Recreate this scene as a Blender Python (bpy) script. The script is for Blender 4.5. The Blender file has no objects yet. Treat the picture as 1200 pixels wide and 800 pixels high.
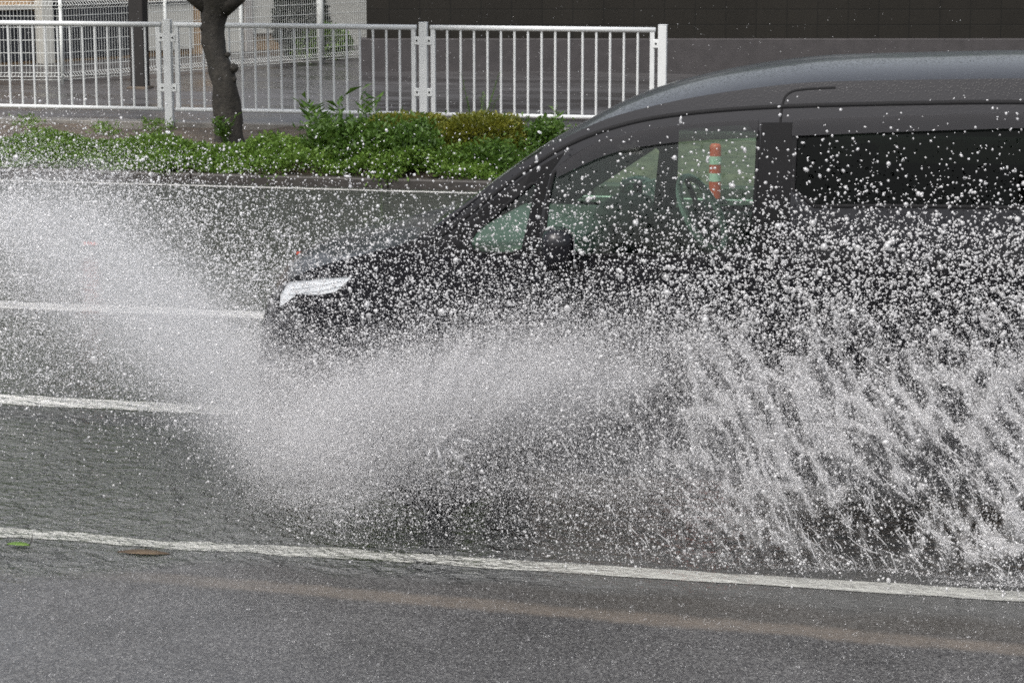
import bpy, bmesh, math, random
import numpy as np
from mathutils import Vector, Matrix
from mathutils.geometry import delaunay_2d_cdt

R = math.radians
random.seed(5)
rng = np.random.default_rng(11)
sc = bpy.context.scene
COL = sc.collection

# ------------------------------------------------------------------ helpers
def link(o, parent=None):
    COL.objects.link(o)
    if parent is not None:
        o.parent = parent
    return o

def np_mesh(name, V, F, mat=None, smooth=False, parent=None):
    """V (n,3) array, F (m,k) array of equal-sized faces -> one mesh object"""
    V = np.asarray(V, dtype=np.float32)
    F = np.asarray(F, dtype=np.int32)
    me = bpy.data.meshes.new(name)
    me.vertices.add(len(V)); me.vertices.foreach_set('co', V.ravel())
    k = F.shape[1]
    me.loops.add(F.size); me.loops.foreach_set('vertex_index', F.ravel())
    me.polygons.add(len(F))
    me.polygons.foreach_set('loop_start', np.arange(0, F.size, k, dtype=np.int32))
    me.update(calc_edges=True)
    if smooth:
        me.polygons.foreach_set('use_smooth', np.ones(len(F), dtype=bool))
    if mat: me.materials.append(mat)
    return link(bpy.data.objects.new(name, me), parent)

class MB:
    """collects shapes that become ONE mesh object"""
    def __init__(s): s.v = []; s.f = []
    def add(s, vs, fs):
        o = len(s.v); s.v += [tuple(v) for v in vs]; s.f += [tuple(i + o for i in f) for f in fs]; return s
    def box(s, x0, x1, y0, y1, z0, z1):
        return s.add([(x0,y0,z0),(x1,y0,z0),(x1,y1,z0),(x0,y1,z0),(x0,y0,z1),(x1,y0,z1),(x1,y1,z1),(x0,y1,z1)],
                     [(0,3,2,1),(4,5,6,7),(0,1,5,4),(1,2,6,5),(2,3,7,6),(3,0,4,7)])
    def tube(s, pts, rad, n=8, cap=True):
        pts = [Vector(p) for p in pts]
        if not hasattr(rad, '__len__'): rad = [rad] * len(pts)
        vs = []; fs = []
        prev = None
        for i, p in enumerate(pts):
            t = (pts[min(i+1, len(pts)-1)] - pts[max(i-1, 0)]).normalized()
            a = prev if prev is not None else (Vector((0,1,0)) if abs(t.y) < .8 else Vector((1,0,0)))
            a = (a - t * a.dot(t)).normalized(); prev = a
            b = t.cross(a)
            for k in range(n):
                q = 2 * math.pi * k / n
                vs.append(p + (a * math.cos(q) + b * math.sin(q)) * rad[i])
        for i in range(len(pts) - 1):
            for k in range(n):
                fs.append((i*n+k, i*n+(k+1) % n, (i+1)*n+(k+1) % n, (i+1)*n+k))
        if cap:
            fs.append(tuple(range(n-1, -1, -1))); fs.append(tuple((len(pts)-1)*n + k for k in range(n)))
        return s.add(vs, fs)
    def lathe(s, prof, origin, axis='z', n=24):
        vs = []; fs = []
        for (r, h) in prof:
            for k in range(n):
                q = 2 * math.pi * k / n; c, d = r*math.cos(q), r*math.sin(q)
                if axis == 'z': v = (c, d, h)
                elif axis == 'y': v = (c, h, d)
                else: v = (h, c, d)
                vs.append(tuple(a + b for a, b in zip(v, origin)))
        for i in range(len(prof) - 1):
            for k in range(n):
                fs.append((i*n+k, i*n+(k+1) % n, (i+1)*n+(k+1) % n, (i+1)*n+k))
        return s.add(vs, fs)
    def build(s, name, mat, parent=None, smooth=False, bevel=0):
        me = bpy.data.meshes.new(name)
        me.from_pydata(s.v, [], s.f); me.update()
        bm = bmesh.new(); bm.from_mesh(me); bmesh.ops.recalc_face_normals(bm, faces=bm.faces); bm.to_mesh(me); bm.free()
        if smooth:
            for p in me.polygons: p.use_smooth = True
        if mat: me.materials.append(mat)
        o = link(bpy.data.objects.new(name, me), parent)
        if bevel:
            m = o.modifiers.new('bevel', 'BEVEL'); m.width = bevel; m.segments = 2; m.limit_method = 'ANGLE'
        return o

def tag(o, label=None, cat=None, group=None, kind=None):
    if label: o['label'] = label
    if cat: o['category'] = cat
    if group: o['group'] = group
    if kind: o['kind'] = kind
    return o

def empty(name, loc=(0,0,0), rz=0):
    o = bpy.data.objects.new(name, None); o.empty_display_size = .2
    link(o); o.location = loc; o.rotation_euler = (0, 0, rz)
    return o

# ------------------------------------------------------------------ materials
class NT:
    def __init__(s, name):
        s.m = bpy.data.materials.new(name); s.m.use_nodes = True
        s.n = s.m.node_tree.nodes; s.l = s.m.node_tree.links
        s.b = s.n['Principled BSDF']; s.out = s.n['Material Output']
    def node(s, t, **kw):
        n = s.n.new(t)
        for k, v in kw.items():
            if k in n.inputs.keys(): n.inputs[k].default_value = v
            else: setattr(n, k, v)
        return n
    def link(s, a, b): s.l.new(a, b)
    def coord(s): 
        return s.node('ShaderNodeTexCoord').outputs['Object']
    def pos(s):
        return s.node('ShaderNodeNewGeometry').outputs['Position']
    def noise(s, scale, detail=4, rough=.6, vec=None, out='Fac', stretch=None):
        n = s.node('ShaderNodeTexNoise'); n.inputs['Scale'].default_value = scale
        n.inputs['Detail'].default_value = detail; n.inputs['Roughness'].default_value = rough
        v = vec if vec is not None else s.pos()
        if stretch:
            mp = s.node('ShaderNodeMapping'); mp.inputs['Scale'].default_value = stretch[:3]
            if len(stretch) > 3: mp.inputs['Rotation'].default_value = (0, 0, stretch[3])
            s.link(v, mp.inputs['Vector']); v = mp.outputs['Vector']
        s.link(v, n.inputs['Vector'])
        return n.outputs[out]
    def ramp(s, fac, stops):
        n = s.node('ShaderNodeValToRGB'); e = n.color_ramp.elements
        while len(e) < len(stops): e.new(.5)
        for q, (p, c) in zip(e, stops):
            q.position = p; q.color = (c if hasattr(c, '__len__') else (c, c, c)) + (1,) if hasattr(c, '__len__') else (c, c, c, 1)
        s.link(fac, n.inputs[0]); return n.outputs[0]
    def mix(s, fac, a, b, blend='MIX'):
        n = s.node('ShaderNodeMix', data_type='RGBA', blend_type=blend)
        for i, v in ((0, fac), (6, a), (7, b)):
            if hasattr(v, 'is_output') or isinstance(v, bpy.types.NodeSocket): s.link(v, n.inputs[i])
            elif hasattr(v, '__len__'): n.inputs[i].default_value = tuple(v) + (1,)
            else: n.inputs[i].default_value = v if i == 0 else (v, v, v, 1)
        return n.outputs[2]
    def math(s, op, a, b=0.0, clamp=False):
        n = s.node('ShaderNodeMath', operation=op, use_clamp=clamp)
        for i, v in ((0, a), (1, b)):
            if isinstance(v, bpy.types.NodeSocket): s.link(v, n.inputs[i])
            else: n.inputs[i].default_value = v
        return n.outputs[0]
    def smooth(s, v, a, b):
        n = s.node('ShaderNodeMapRange', interpolation_type='SMOOTHSTEP')
        s.link(v, n.inputs[0]); n.inputs[1].default_value = a; n.inputs[2].default_value = b
        return n.outputs[0]
    def bump(s, h, strength=.3, dist=.01, normal=None):
        n = s.node('ShaderNodeBump'); n.inputs['Strength'].default_value = strength
        if isinstance(dist, bpy.types.NodeSocket): s.link(dist, n.inputs['Distance'])
        else: n.inputs['Distance'].default_value = dist
        s.link(h, n.inputs['Height'])
        if normal is not None: s.link(normal, n.inputs['Normal'])
        return n.outputs[0]
    def set(s, **kw):
        for k, v in kw.items():
            i = s.b.inputs[k.replace('_', ' ')]
            if isinstance(v, bpy.types.NodeSocket): s.link(v, i)
            elif hasattr(v, '__len__') and len(v) == 3: i.default_value = tuple(v) + (1,)
            else: i.default_value = v
        return s

def simple(name, c, rough=.5, var=.25, scale=6, metal=0, spec=.5, bump=0, bscale=60):
    t = NT(name)
    n = t.noise(scale, 5, .65)
    lo = tuple(x * (1 - var) for x in c); hi = tuple(min(1, x * (1 + var)) for x in c)
    t.set(Base_Color=t.ramp(n, [(.3, lo), (.7, hi)]), Roughness=rough, Metallic=metal, Specular_IOR_Level=spec)
    if bump: t.set(Normal=t.bump(t.noise(bscale, 3), .5, bump))
    return t.m

M = {}
M['white_paint'] = simple('white_paint', (.60, .62, .625), .38, .06, 9, spec=.4)
M['mesh_white'] = simple('mesh_white', (.62, .64, .62), .5, .08)
M['bracket'] = simple('bracket', (.66, .68, .68), .45, .1)
M['bark'] = simple('bark', (.024, .021, .017), .8, .6, 14, bump=.02, bscale=35)
M['beige'] = simple('beige', (.52, .35, .20), .7, .08, 3)
M['orange_trim'] = simple('orange_trim', (.32, .14, .05), .6, .15)
M['greywall'] = simple('greywall', (.40, .38, .36), .7, .1, 2)
M['palewall'] = simple('palewall', (.56, .55, .50), .7, .07, 1.5)
M['slate'] = simple('slate', (.028, .03, .036), .6, .4, 3)
M['darkpost'] = simple('darkpost', (.012, .01, .009), .6, .3)
M['rubber'] = simple('rubber', (.008, .008, .009), .7, .2, spec=.2)
M['blackplastic'] = simple('blackplastic', (.006, .006, .007), .6, .2, spec=.15)
M['interior'] = simple('interior', (.02, .021, .021), .7, .3, 20)
M['dash'] = simple('dash', (.065, .068, .066), .45, .2, 20)
M['steer'] = simple('steer', (.55, .57, .55), .35, .1)
M['alloy'] = simple('alloy', (.45, .46, .48), .3, .1, metal=.9)
M['soil'] = simple('soil', (.075, .058, .042), .75, .6, 7, bump=.03, bscale=18)
M['kerb'] = simple('kerb', (.03, .026, .023), .55, .45, 5, bump=.006, bscale=40)
M['concrete'] = simple('concrete', (.17, .16, .145), .6, .35, 4, bump=.004, bscale=50)
M['footing'] = simple('footing', (.044, .040, .041), .65, .22, 5, bump=.006, bscale=60)
M['red'] = simple('red', (.42, .055, .028), .4, .12)
M['reflector'] = simple('reflector', (.36, .38, .35), .4, .1)

def paint():
    t = NT('car_paint')
    fl = t.noise(900, 1)
    t.set(Base_Color=t.ramp(fl, [(.35, (.0045, .0045, .007)), (.7, (.008, .008, .011))]), Roughness=.30, Metallic=.1, Specular_IOR_Level=.14, Coat_Weight=.45, Coat_Roughness=.05)
    # rain beads standing on the upward-facing panels
    vo = t.node('ShaderNodeTexVoronoi'); vo.inputs['Scale'].default_value = 95; t.link(t.pos(), vo.inputs['Vector'])
    h = t.ramp(vo.outputs['Distance'], [(.0, 1.0), (.33, .75), (.40, 0.0)])
    nz = t.node('ShaderNodeSeparateXYZ'); g = t.node('ShaderNodeNewGeometry'); t.link(g.outputs['True Normal'], nz.inputs[0])
    up = t.smooth(nz.outputs[2], .25, .7)
    hh = t.math('MULTIPLY', h, up)
    nb = t.bump(hh, .8, .004)
    t.link(nb, t.b.inputs['Normal']); t.link(nb, t.b.inputs['Coat Normal'])
    return t.m
M['paint'] = paint()

def glass(name, tint, gloss=.03, opaque=0.0):
    t = NT(name)
    tr = t.node('ShaderNodeBsdfTransparent'); tr.inputs[0].default_value = tint + (1,)
    gl = t.node('ShaderNodeBsdfGlossy'); gl.inputs['Roughness'].default_value = .03; gl.inputs[0].default_value = (.9, .95, .92, 1)
    lw = t.node('ShaderNodeLayerWeight'); lw.inputs['Blend'].default_value = .5
    f5 = t.math('ADD', gloss, t.math('MULTIPLY', t.math('POWER', lw.outputs['Facing'], 5.0), .9))
    mx = t.node('ShaderNodeMixShader')
    t.link(f5, mx.inputs[0]); t.link(tr.outputs[0], mx.inputs[1]); t.link(gl.outputs[0], mx.inputs[2])
    t.link(mx.outputs[0], t.out.inputs['Surface'])
    return t.m
M['green_glass'] = glass('green_glass', (.70, .88, .76))
M['privacy_glass'] = glass('privacy_glass', (.10, .13, .11), .008)
M['visor_smoke'] = simple('visor_smoke', (.02, .02, .023), .55, .1, spec=.15)
M['visor_smoke'].node_tree.nodes['Principled BSDF'].inputs['Alpha'].default_value = .82
M['lamp_glass'] = glass('lamp_glass', (.93, .95, .96))
M['lamp_white'] = simple('lamp_white', (.9, .9, .92), .3, .04)  # plain white, the sky's reflection put into the colour

def wall_blocks():
    t = NT('block_wall')
    sx = t.node('ShaderNodeSeparateXYZ'); t.link(t.coord(), sx.inputs[0])
    cb = t.node('ShaderNodeCombineXYZ'); t.link(sx.outputs[0], cb.inputs[0]); t.link(sx.outputs[2], cb.inputs[1])
    br = t.node('ShaderNodeTexBrick'); br.offset = 0.0
    t.link(cb.outputs[0], br.inputs['Vector'])
    br.inputs['Scale'].default_value = 1; br.inputs['Brick Width'].default_value = .47; br.inputs['Row Height'].default_value = .235
    br.inputs['Mortar Size'].default_value = .010; br.inputs['Mortar Smooth'].default_value = .4
    br.inputs['Color1'].default_value = (.013, .0115, .009, 1); br.inputs['Color2'].default_value = (.018, .016, .0125, 1); br.inputs['Mortar'].default_value = (.006, .006, .005, 1)
    st = t.noise(1.2, 6, .7, stretch=(1, 1, .35))
    c = t.mix(.40, br.outputs['Color'], t.ramp(st, [(.3, (.005, .0045, .003)), (.75, (.019, .017, .0135))]))
    t.set(Base_Color=c, Roughness=.75, Normal=t.bump(t.math('SUBTRACT', t.noise(50, 4), br.outputs['Fac']), .4, .008))
    return t.m
M['blocks'] = wall_blocks(); M['blocks'].node_tree.nodes['Principled BSDF'].inputs['Specular IOR Level'].default_value = .25

def road_mat(marking=False):
    t = NT('road_marking_paint' if marking else 'wet_asphalt')
    p = t.pos()
    s = t.node('ShaderNodeSeparateXYZ'); t.link(p, s.inputs[0])
    X, Y = s.outputs[0], s.outputs[1]
    wob = t.math('MULTIPLY', t.math('SUBTRACT', t.noise(1.1, 3), .5), .5)
    Yw = t.math('ADD', Y, wob)
    # flooded beyond the edge line; the shallow film reaches further towards us on the left
    edge = t.math('ADD', Yw, t.math('MULTIPLY', t.smooth(X, -2.9, -3.9), .30))
    flood = t.smooth(edge, 8.42, 8.66)
    calm = t.smooth(X, -2.6, -1.2)           # thin smooth film on the right
    # asphalt
    grain = t.noise(150, 2, .7)
    vo = t.node('ShaderNodeTexVoronoi'); vo.inputs['Scale'].default_value = 135; t.link(p, vo.inputs['Vector'])
    stone = t.ramp(vo.outputs['Color'], [(.15, (.028, .028, .029)), (.55, (.055, .054, .055)), (.9, (.13, .13, .128))])
    patch = t.noise(1.6, 5, .65)
    base = t.mix(1.0, stone, t.ramp(patch, [(.3, .72), (.7, 1.25)]), 'MULTIPLY')
    # silt line left by the water, and the silty film behind it
    d = t.math('ABSOLUTE', t.math('SUBTRACT', t.math('ADD', Y, t.math('MULTIPLY', t.math('SUBTRACT', t.noise(2.5, 5, .7), .5), .12)),
                                  t.math('ADD', 8.145, t.math('MULTIPLY', X, -.052))))
    silt = t.math('MULTIPLY', t.smooth(d, .10, .03), t.smooth(X, -4.2, -2.3))
    silt = t.math('MULTIPLY', silt, t.ramp(t.noise(9, 4, .7), [(.25, .25), (.7, .70)]))
    film = t.math('MULTIPLY', t.math('MULTIPLY', t.smooth(Y, 8.1, 8.3), t.smooth(Y, 9.2, 8.7)), t.math('ADD', .12, t.math('MULTIPLY', calm, .3)))
    base = t.mix(film, base, (.052, .046, .036))
    base = t.mix(silt, base, (.145, .122, .10))
    water_tone = t.mix(t.noise(.7, 3), (.082, .086, .087), (.115, .12, .12))
    water_tone = t.mix(t.smooth(Y, 11.0, 14.5), water_tone, (.020, .028, .018))  # far lanes darker green: reflection of dark trees put into the colour
    base = t.mix(t.math('MULTIPLY', flood, t.math('SUBTRACT', .9, t.math('MULTIPLY', calm, .35))), base, water_tone)
    if marking:
        w = t.noise(30, 4, .7)
        white = t.ramp(w, [(.28, (.29, .29, .27)), (.5, (.36, .365, .345))])
        worn = t.ramp(t.noise(55, 3, .75), [(.30, 1.0), (.36, 0.0)])
        white = t.mix(t.smooth(Y, 9.8, 11.2), white, (.62, .62, .60))
        base = t.mix(t.math('MULTIPLY', worn, .6), white, (.10, .10, .09))
    wet = t.math('MULTIPLY', t.smooth(X, -1.0, -3.2), t.ramp(t.noise(2.2, 4, .6), [(.3, .35), (.65, 1.0)]))
    rough = t.math('SUBTRACT', .29, t.math('MULTIPLY', flood, .25))
    rough = t.math('ADD', rough, t.math('MULTIPLY', t.math('SUBTRACT', patch, .5), t.math('SUBTRACT', .40, t.math('MULTIPLY', flood, .38))))
    rough = t.math('SUBTRACT', rough, t.math('MULTIPLY', t.math('MULTIPLY', wet, t.math('SUBTRACT', 1.0, flood)), .17))
    # wind and wake ripples on the flood
    r1 = t.noise(12, 3, .55, stretch=(.8, 1.0, 1, R(20)))
    r2 = t.noise(42, 2, .5, stretch=(.75, 1.2, 1, R(24)))
    wave = t.math('ADD', r1, t.math('MULTIPLY', r2, .28))
    amp = t.math('MULTIPLY', flood, t.math('SUBTRACT', 1.0, t.math('MULTIPLY', calm, .82)))
    nb = t.bump(wave, 1.0, t.math('MULTIPLY', amp, .16))
    gr = t.math('MULTIPLY', t.math('SUBTRACT', 1.0, t.math('MULTIPLY', flood, 1.0)), t.math('SUBTRACT', .0017, t.math('MULTIPLY', wet, .0010)))
    nb = t.bump(t.math('ADD', grain, t.math('MULTIPLY', vo.outputs['Distance'], -1.0)), 1.0, gr, nb)
    t.set(Base_Color=base, Roughness=rough, IOR=1.42, Specular_IOR_Level=.5, Normal=nb)
    return t.m
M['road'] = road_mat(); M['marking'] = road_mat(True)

def lot_mat():
    t = NT('lot_asphalt')
    st = t.noise(.9, 6, .7, stretch=(.35, 1.3, 1))
    t.set(Base_Color=t.mix(1.0, t.ramp(t.noise(60, 3), [(.3, (.03, .029, .03)), (.7, (.075, .072, .073))]), t.ramp(st, [(.35, .6), (.65, 1.3)]), 'MULTIPLY'),
          Roughness=t.ramp(st, [(.4, .16), (.6, .5)]), Normal=t.bump(t.noise(25, 4), .5, .01))
    return t.m
M['lot'] = lot_mat()

def leaf_mat(name, a, b, c):
    t = NT(name)
    n = t.noise(11, 3, .6); g = t.node('ShaderNodeNewGeometry')
    col = t.mix(t.noise(2.2, 3), t.ramp(n, [(.3, a), (.55, b), (.75, c)]), a)
    t.set(Base_Color=t.ramp(n, [(.3, a), (.52, b), (.72, c)]), Roughness=.45, Specular_IOR_Level=.35)
    tl = t.node('ShaderNodeBsdfTranslucent'); t.link(t.ramp(n, [(.3, b), (.7, c)]), tl.inputs[0])
    mx = t.node('ShaderNodeMixShader'); mx.inputs[0].default_value = .3
    t.link(t.b.outputs[0], mx.inputs[1]); t.link(tl.outputs[0], mx.inputs[2]); t.link(mx.outputs[0], t.out.inputs['Surface'])
    return t.m
M['ground_leaf'] = leaf_mat('ground_leaf', (.045, .095, .012), (.105, .19, .026), (.19, .28, .06))
M['hedge_leaf'] = leaf_mat('hedge_leaf', (.05, .066, .010), (.13, .145, .018), (.24, .23, .03))
M['green_leaf'] = leaf_mat('green_leaf', (.030, .066, .010), (.062, .125, .018), (.12, .20, .04))
M['tree_leaf'] = leaf_mat('tree_leaf', (.02, .045, .012), (.04, .085, .02), (.07, .13, .03))
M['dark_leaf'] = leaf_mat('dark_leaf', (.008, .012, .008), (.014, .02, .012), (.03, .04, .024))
M['fallen_leaf'] = leaf_mat('fallen_leaf', (.10, .20, .03), (.16, .28, .05), (.25, .35, .10))
M['brown_streak'] = leaf_mat('brown_streak', (.10, .07, .045), (.15, .11, .07), (.20, .15, .10))

def drop_mat(name, glass_share, alb=.88):
    t = NT(name)
    di = t.node('ShaderNodeBsdfDiffuse'); di.inputs[0].default_value = (alb, alb, alb*1.01, 1)
    tl = t.node('ShaderNodeBsdfTranslucent'); tl.inputs[0].default_value = (alb, alb, alb*1.01, 1)
    m1 = t.node('ShaderNodeMixShader'); m1.inputs[0].default_value = .45
    t.link(di.outputs[0], m1.inputs[1]); t.link(tl.outputs[0], m1.inputs[2])
    gl = t.node('ShaderNodeBsdfGlass'); gl.inputs['IOR'].default_value = 1.33; gl.inputs['Roughness'].default_value = .02
    m2 = t.node('ShaderNodeMixShader'); m2.inputs[0].default_value = glass_share
    t.link(m1.outputs[0], m2.inputs[1]); t.link(gl.outputs[0], m2.inputs[2])
    gs = t.node('ShaderNodeBsdfGlossy'); gs.inputs['Roughness'].default_value = .22; m4 = t.node('ShaderNodeMixShader'); m4.inputs[0].default_value = .14 if glass_share > .1 else 0
    t.link(m2.outputs[0], m4.inputs[1]); t.link(gs.outputs[0], m4.inputs[2]); t.link(m4.outputs[0], t.out.inputs['Surface'])
    return t.m
M['mist'] = drop_mat('mist', .0, .88)
M['drop'] = drop_mat('drop', .30, .97)
M['bigdrop'] = drop_mat('bigdrop', .42, .98)

# ------------------------------------------------------------------ ground, road, kerb
def sheet(name, x0, x1, y0, y1, z, mat, kind='structure', nx=1, ny=1):
    xs = np.linspace(x0, x1, nx+1); ys = np.linspace(y0, y1, ny+1)
    gx, gy = np.meshgrid(xs, ys); V = np.stack([gx.ravel(), gy.ravel(), np.full(gx.size, z)], 1)
    i = np.arange(ny)[:, None]*(nx+1) + np.arange(nx)[None]
    F = np.stack([i, i+1, i+nx+2, i+nx+1], -1).reshape(-1, 4)
    return tag(np_mesh(name, V, F, mat), kind=kind)
sheet('ground', -400, 400, -300, 500, -.06, M['soil'])
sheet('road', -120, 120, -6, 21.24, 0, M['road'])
# verge: soil with a gently uneven surface
def verge():
    nx, ny = 240, 36
    xs = np.linspace(-40, 20, nx+1); ys = np.linspace(21.36, 24.98, ny+1)
    gx, gy = np.meshgrid(xs, ys)
    z = .17 - .085*np.clip((21.9-gy)/.5, 0, 1) + .03*np.sin(gx*3.1+gy*2.3)*np.sin(gy*4.7-gx*1.3) + rng.normal(0, .012, gx.shape)
    V = np.stack([gx.ravel(), gy.ravel(), z.ravel()], 1)
    i = np.arange(ny)[:, None]*(nx+1) + np.arange(nx)[None]
    return np_mesh('verge_soil', V, np.stack([i, i+1, i+nx+2, i+nx+1], -1).reshape(-1, 4), M['soil'], True)
tag(verge(), kind='structure')
kb = MB()
for k in range(-20, 10):
    kb.box(k*2.0+.001, k*2.0+1.999, 21.2, 21.35, -.03, .10)
tag(kb.build('kerb', M['kerb'], bevel=.02), kind='structure')
tag(MB().box(-40, 20, 24.99, 25.26, -.03, .235).build('kerb_strip', M['concrete'], bevel=.01), kind='structure')
sheet('car_park', -60, 60, 25.24, 60, .2, M['lot'])

def strip(name, x0, x1, yc, w, z, wob=0.0, slope=0.0, step=.05, dash=None):
    xs = np.arange(x0, x1, step); n = len(xs)
    a = wob*np.clip((-1.8-xs)/1.5, .25, 1)
    j = lambda: np.convolve(rng.normal(0, 1, n+6), np.ones(4)/2, 'same')[3:-3]*a
    lo = yc - w/2 + xs*slope + j(); hi = yc + w/2 + xs*slope + j()
    V = np.concatenate([np.stack([xs, lo, np.full(n, z)], 1), np.stack([xs, hi, np.full(n, z)], 1)])
    i = np.arange(n-1)
    return tag(np_mesh(name, V, np.stack([i, i+1, n+i+1, n+i], 1), M['marking']), kind='structure')
strip('road_marking', -60, 20, 8.80, .135, .004, .014)
strip('road_marking', -60, 20, 11.34, .22, .004, .006)
strip('road_marking', -60, 20, 14.19, .25, .004, .006)
strip('road_marking', -60, 20, 21.0, .10, .004, .003)

# ------------------------------------------------------------------ white pipe guard fence
FY = 24.98
def guard_fence():
    root = tag(empty('guard_fence', (-8.2, FY, .2)), 'white tubular pedestrian guard fence with upright bars behind the planted verge', 'fence')
    off = Vector(root.location)
    def B(m, name, mat=M['white_paint'], par=root, **k):
        m.v = [tuple(Vector(v) - off) for v in m.v]
        return m.build(name, mat, par, **k)
    posts = [-12.66, -9.66, -6.64, -3.95]
    for px in posts:
        p = B(MB().box(px-.047, px+.047, FY-.035, FY+.035, .19, 1.395), 'post', bevel=.008)
        B(MB().box(px-.049, px+.049, FY-.037, FY+.037, 1.395, 1.405), 'post_cap', par=p, bevel=.004)
    for a, b in zip(posts[:-1], posts[1:]):
        x0, x1 = a + .10, b - .10
        f = MB()
        f.tube([(x0-.02, FY, 1.345), (x1+.02, FY, 1.345)], .03, 10)
        top = B(f, 'top_rail', smooth=True)
        f = MB(); f.tube([(x0-.02, FY, .385), (x1+.02, FY, .385)], .024, 10)
        B(f, 'bottom_rail', smooth=True)
        f = MB()
        for s in (x0+.012, x1-.012): f.box(s-.024, s+.024, FY-.02, FY+.02, .40, 1.33)
        n = max(2, round((x1-x0-.05)/.15))
        for k in range(1, n):
            s = x0 + .02 + (x1-x0-.04)*k/n
            f.tube([(s, FY, .39), (s, FY, 1.335)], .0135, 8, cap=False)
        B(f, 'balusters', smooth=False)
        for s, e in ((a+.04, x0+.0), (x1, b-.04)):
            for z in (.63, 1.20):
                B(MB().box(s, e, FY-.03, FY-.012, z-.045, z+.045), 'bracket', M['bracket'], bevel=.004)
                B(MB().lathe([(0, -.006), (.011, -.005), (.012, .0)], ((s+e)/2, FY-.031, z), 'y', 8), 'bolt', M['rubber'])
    return root
guard_fence()

# ------------------------------------------------------------------ tree
def leaf_mesh(name, P, N, size, mat, parent=None, aspect=.45, rngl=rng):
    """a folded diamond leaf at every point P, tip pointing along N"""
    n = len(P); N = N / np.linalg.norm(N, axis=1, keepdims=True)
    a = rngl.normal(size=(n, 3)); S = np.cross(N, a); S /= np.linalg.norm(S, axis=1, keepdims=True) + 1e-9
    U = np.cross(S, N)
    L = (size * rngl.uniform(.6, 1.35, n))[:, None]; W = L * aspect
    fold = L * rngl.uniform(.04, .22, n)[:, None]
    v0 = P; v1 = P + N*L*.5 + S*W*.5 + U*fold; v2 = P + N*L; v3 = P + N*L*.5 - S*W*.5 + U*fold
    V = np.stack([v0, v1, v2, v3], 1).reshape(-1, 3)
    i = np.arange(n)*4
    F = np.concatenate([np.stack([i, i+1, i+2], 1), np.stack([i, i+2, i+3], 1)])
    return np_mesh(name, V, F, mat, False, parent)

def street_tree():
    root = tag(empty('street_tree', (-8.4, 23.4, .17)), 'dark bent tree trunk on the grass verge in front of the white guard fence', 'tree')
    o = Vector(root.location)
    cl = [(-8.39, .10, .19), (-8.395, .22, .16), (-8.395, .42, .148), (-8.40, .62, .14), (-8.412, .79, .133), (-8.43, .92, .134), (-8.455, 1.015, .125),
          (-8.50, 1.13, .118), (-8.53, 1.24, .125), (-8.545, 1.33, .122), (-8.542, 1.43, .126), (-8.53, 1.52, .137), (-8.51, 1.62, .16), (-8.50, 1.72, .18)]
    tp = [Vector((x, 23.4 + .02*math.sin(z*5), z)) - o for x, z, r in cl]
    m = MB(); n = 20
    vs = []; fs = []
    for i, (p, (_, z, r)) in enumerate(zip(tp, cl)):
        for k in range(n):
            q = 2*math.pi*k/n
            rr = r*(1 + .07*math.sin(3*q + z*4) + .05*math.sin(5*q - z*9) + .05*math.sin(2*q+z*21) + random.uniform(-.03, .03))
            vs.append((p.x + rr*math.cos(q), p.y + rr*math.sin(q), p.z))
    for i in range(len(tp)-1):
        for k in range(n): fs.append((i*n+k, i*n+(k+1) % n, (i+1)*n+(k+1) % n, (i+1)*n+k))
    m.add(vs, fs)
    # knots and pruning scars
    for (x, z, r) in ((-8.30, .98, .06), (-8.31, .86, .045), (-8.62, 1.40, .05), (-8.33, .74, .05), (-8.36, 1.12, .035)):
        m.lathe([(0, -r), (r*.7, -r*.7), (r, 0), (r*.7, r*.6), (0, r*.8)], Vector((x, 23.36, z)) - o, 'z', 10)
    m.build('trunk', M['bark'], root, True)
    def limb(pts, rads): MB().tube([Vector(p) - o for p in pts], rads, 10).build('limb', M['bark'], root, True)
    limb([(-8.55, 23.4, 1.60), (-8.74, 23.36, 1.74), (-9.0, 23.3, 2.05), (-9.35, 23.2, 2.6), (-9.6, 23.0, 3.4)], [.10, .085, .075, .06, .03])
    limb([(-8.42, 23.4, 1.60), (-8.25, 23.42, 1.72), (-8.02, 23.5, 2.0), (-7.6, 23.7, 2.6), (-7.3, 23.9, 3.4)], [.10, .08, .07, .055, .03])
    limb([(-8.5, 23.4, 1.66), (-8.5, 23.45, 2.1), (-8.45, 23.6, 2.9), (-8.6, 23.7, 4.0)], [.14, .10, .075, .03])
    P = []
    for c, r, k in [((-9.5, 23, 3.5), 1.0, 2600), ((-7.4, 23.8, 3.5), 1.0, 2600), ((-8.5, 23.6, 4.3), 1.15, 3000), ((-8.9, 24.2, 3.2), .8, 1400), ((-8.1, 22.8, 3.2), .8, 1400), ((-10.3, 23.3, 3.0), .6, 700)]:
        d = rng.normal(size=(k, 3)); d /= np.linalg.norm(d, axis=1, keepdims=True)
        P.append(np.array(c) + d*(r*rng.uniform(.35, 1, k)**.5*rng.choice([.75, 1, 1.1], k))[:, None]*np.array([1, 1, .75]))
    P = np.concatenate(P) - np.array(o)
    N = rng.normal(size=P.shape) + np.array([0, 0, -.5])
    leaf_mesh('crown', P, N, .13, M['tree_leaf'], root)
street_tree()

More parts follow.
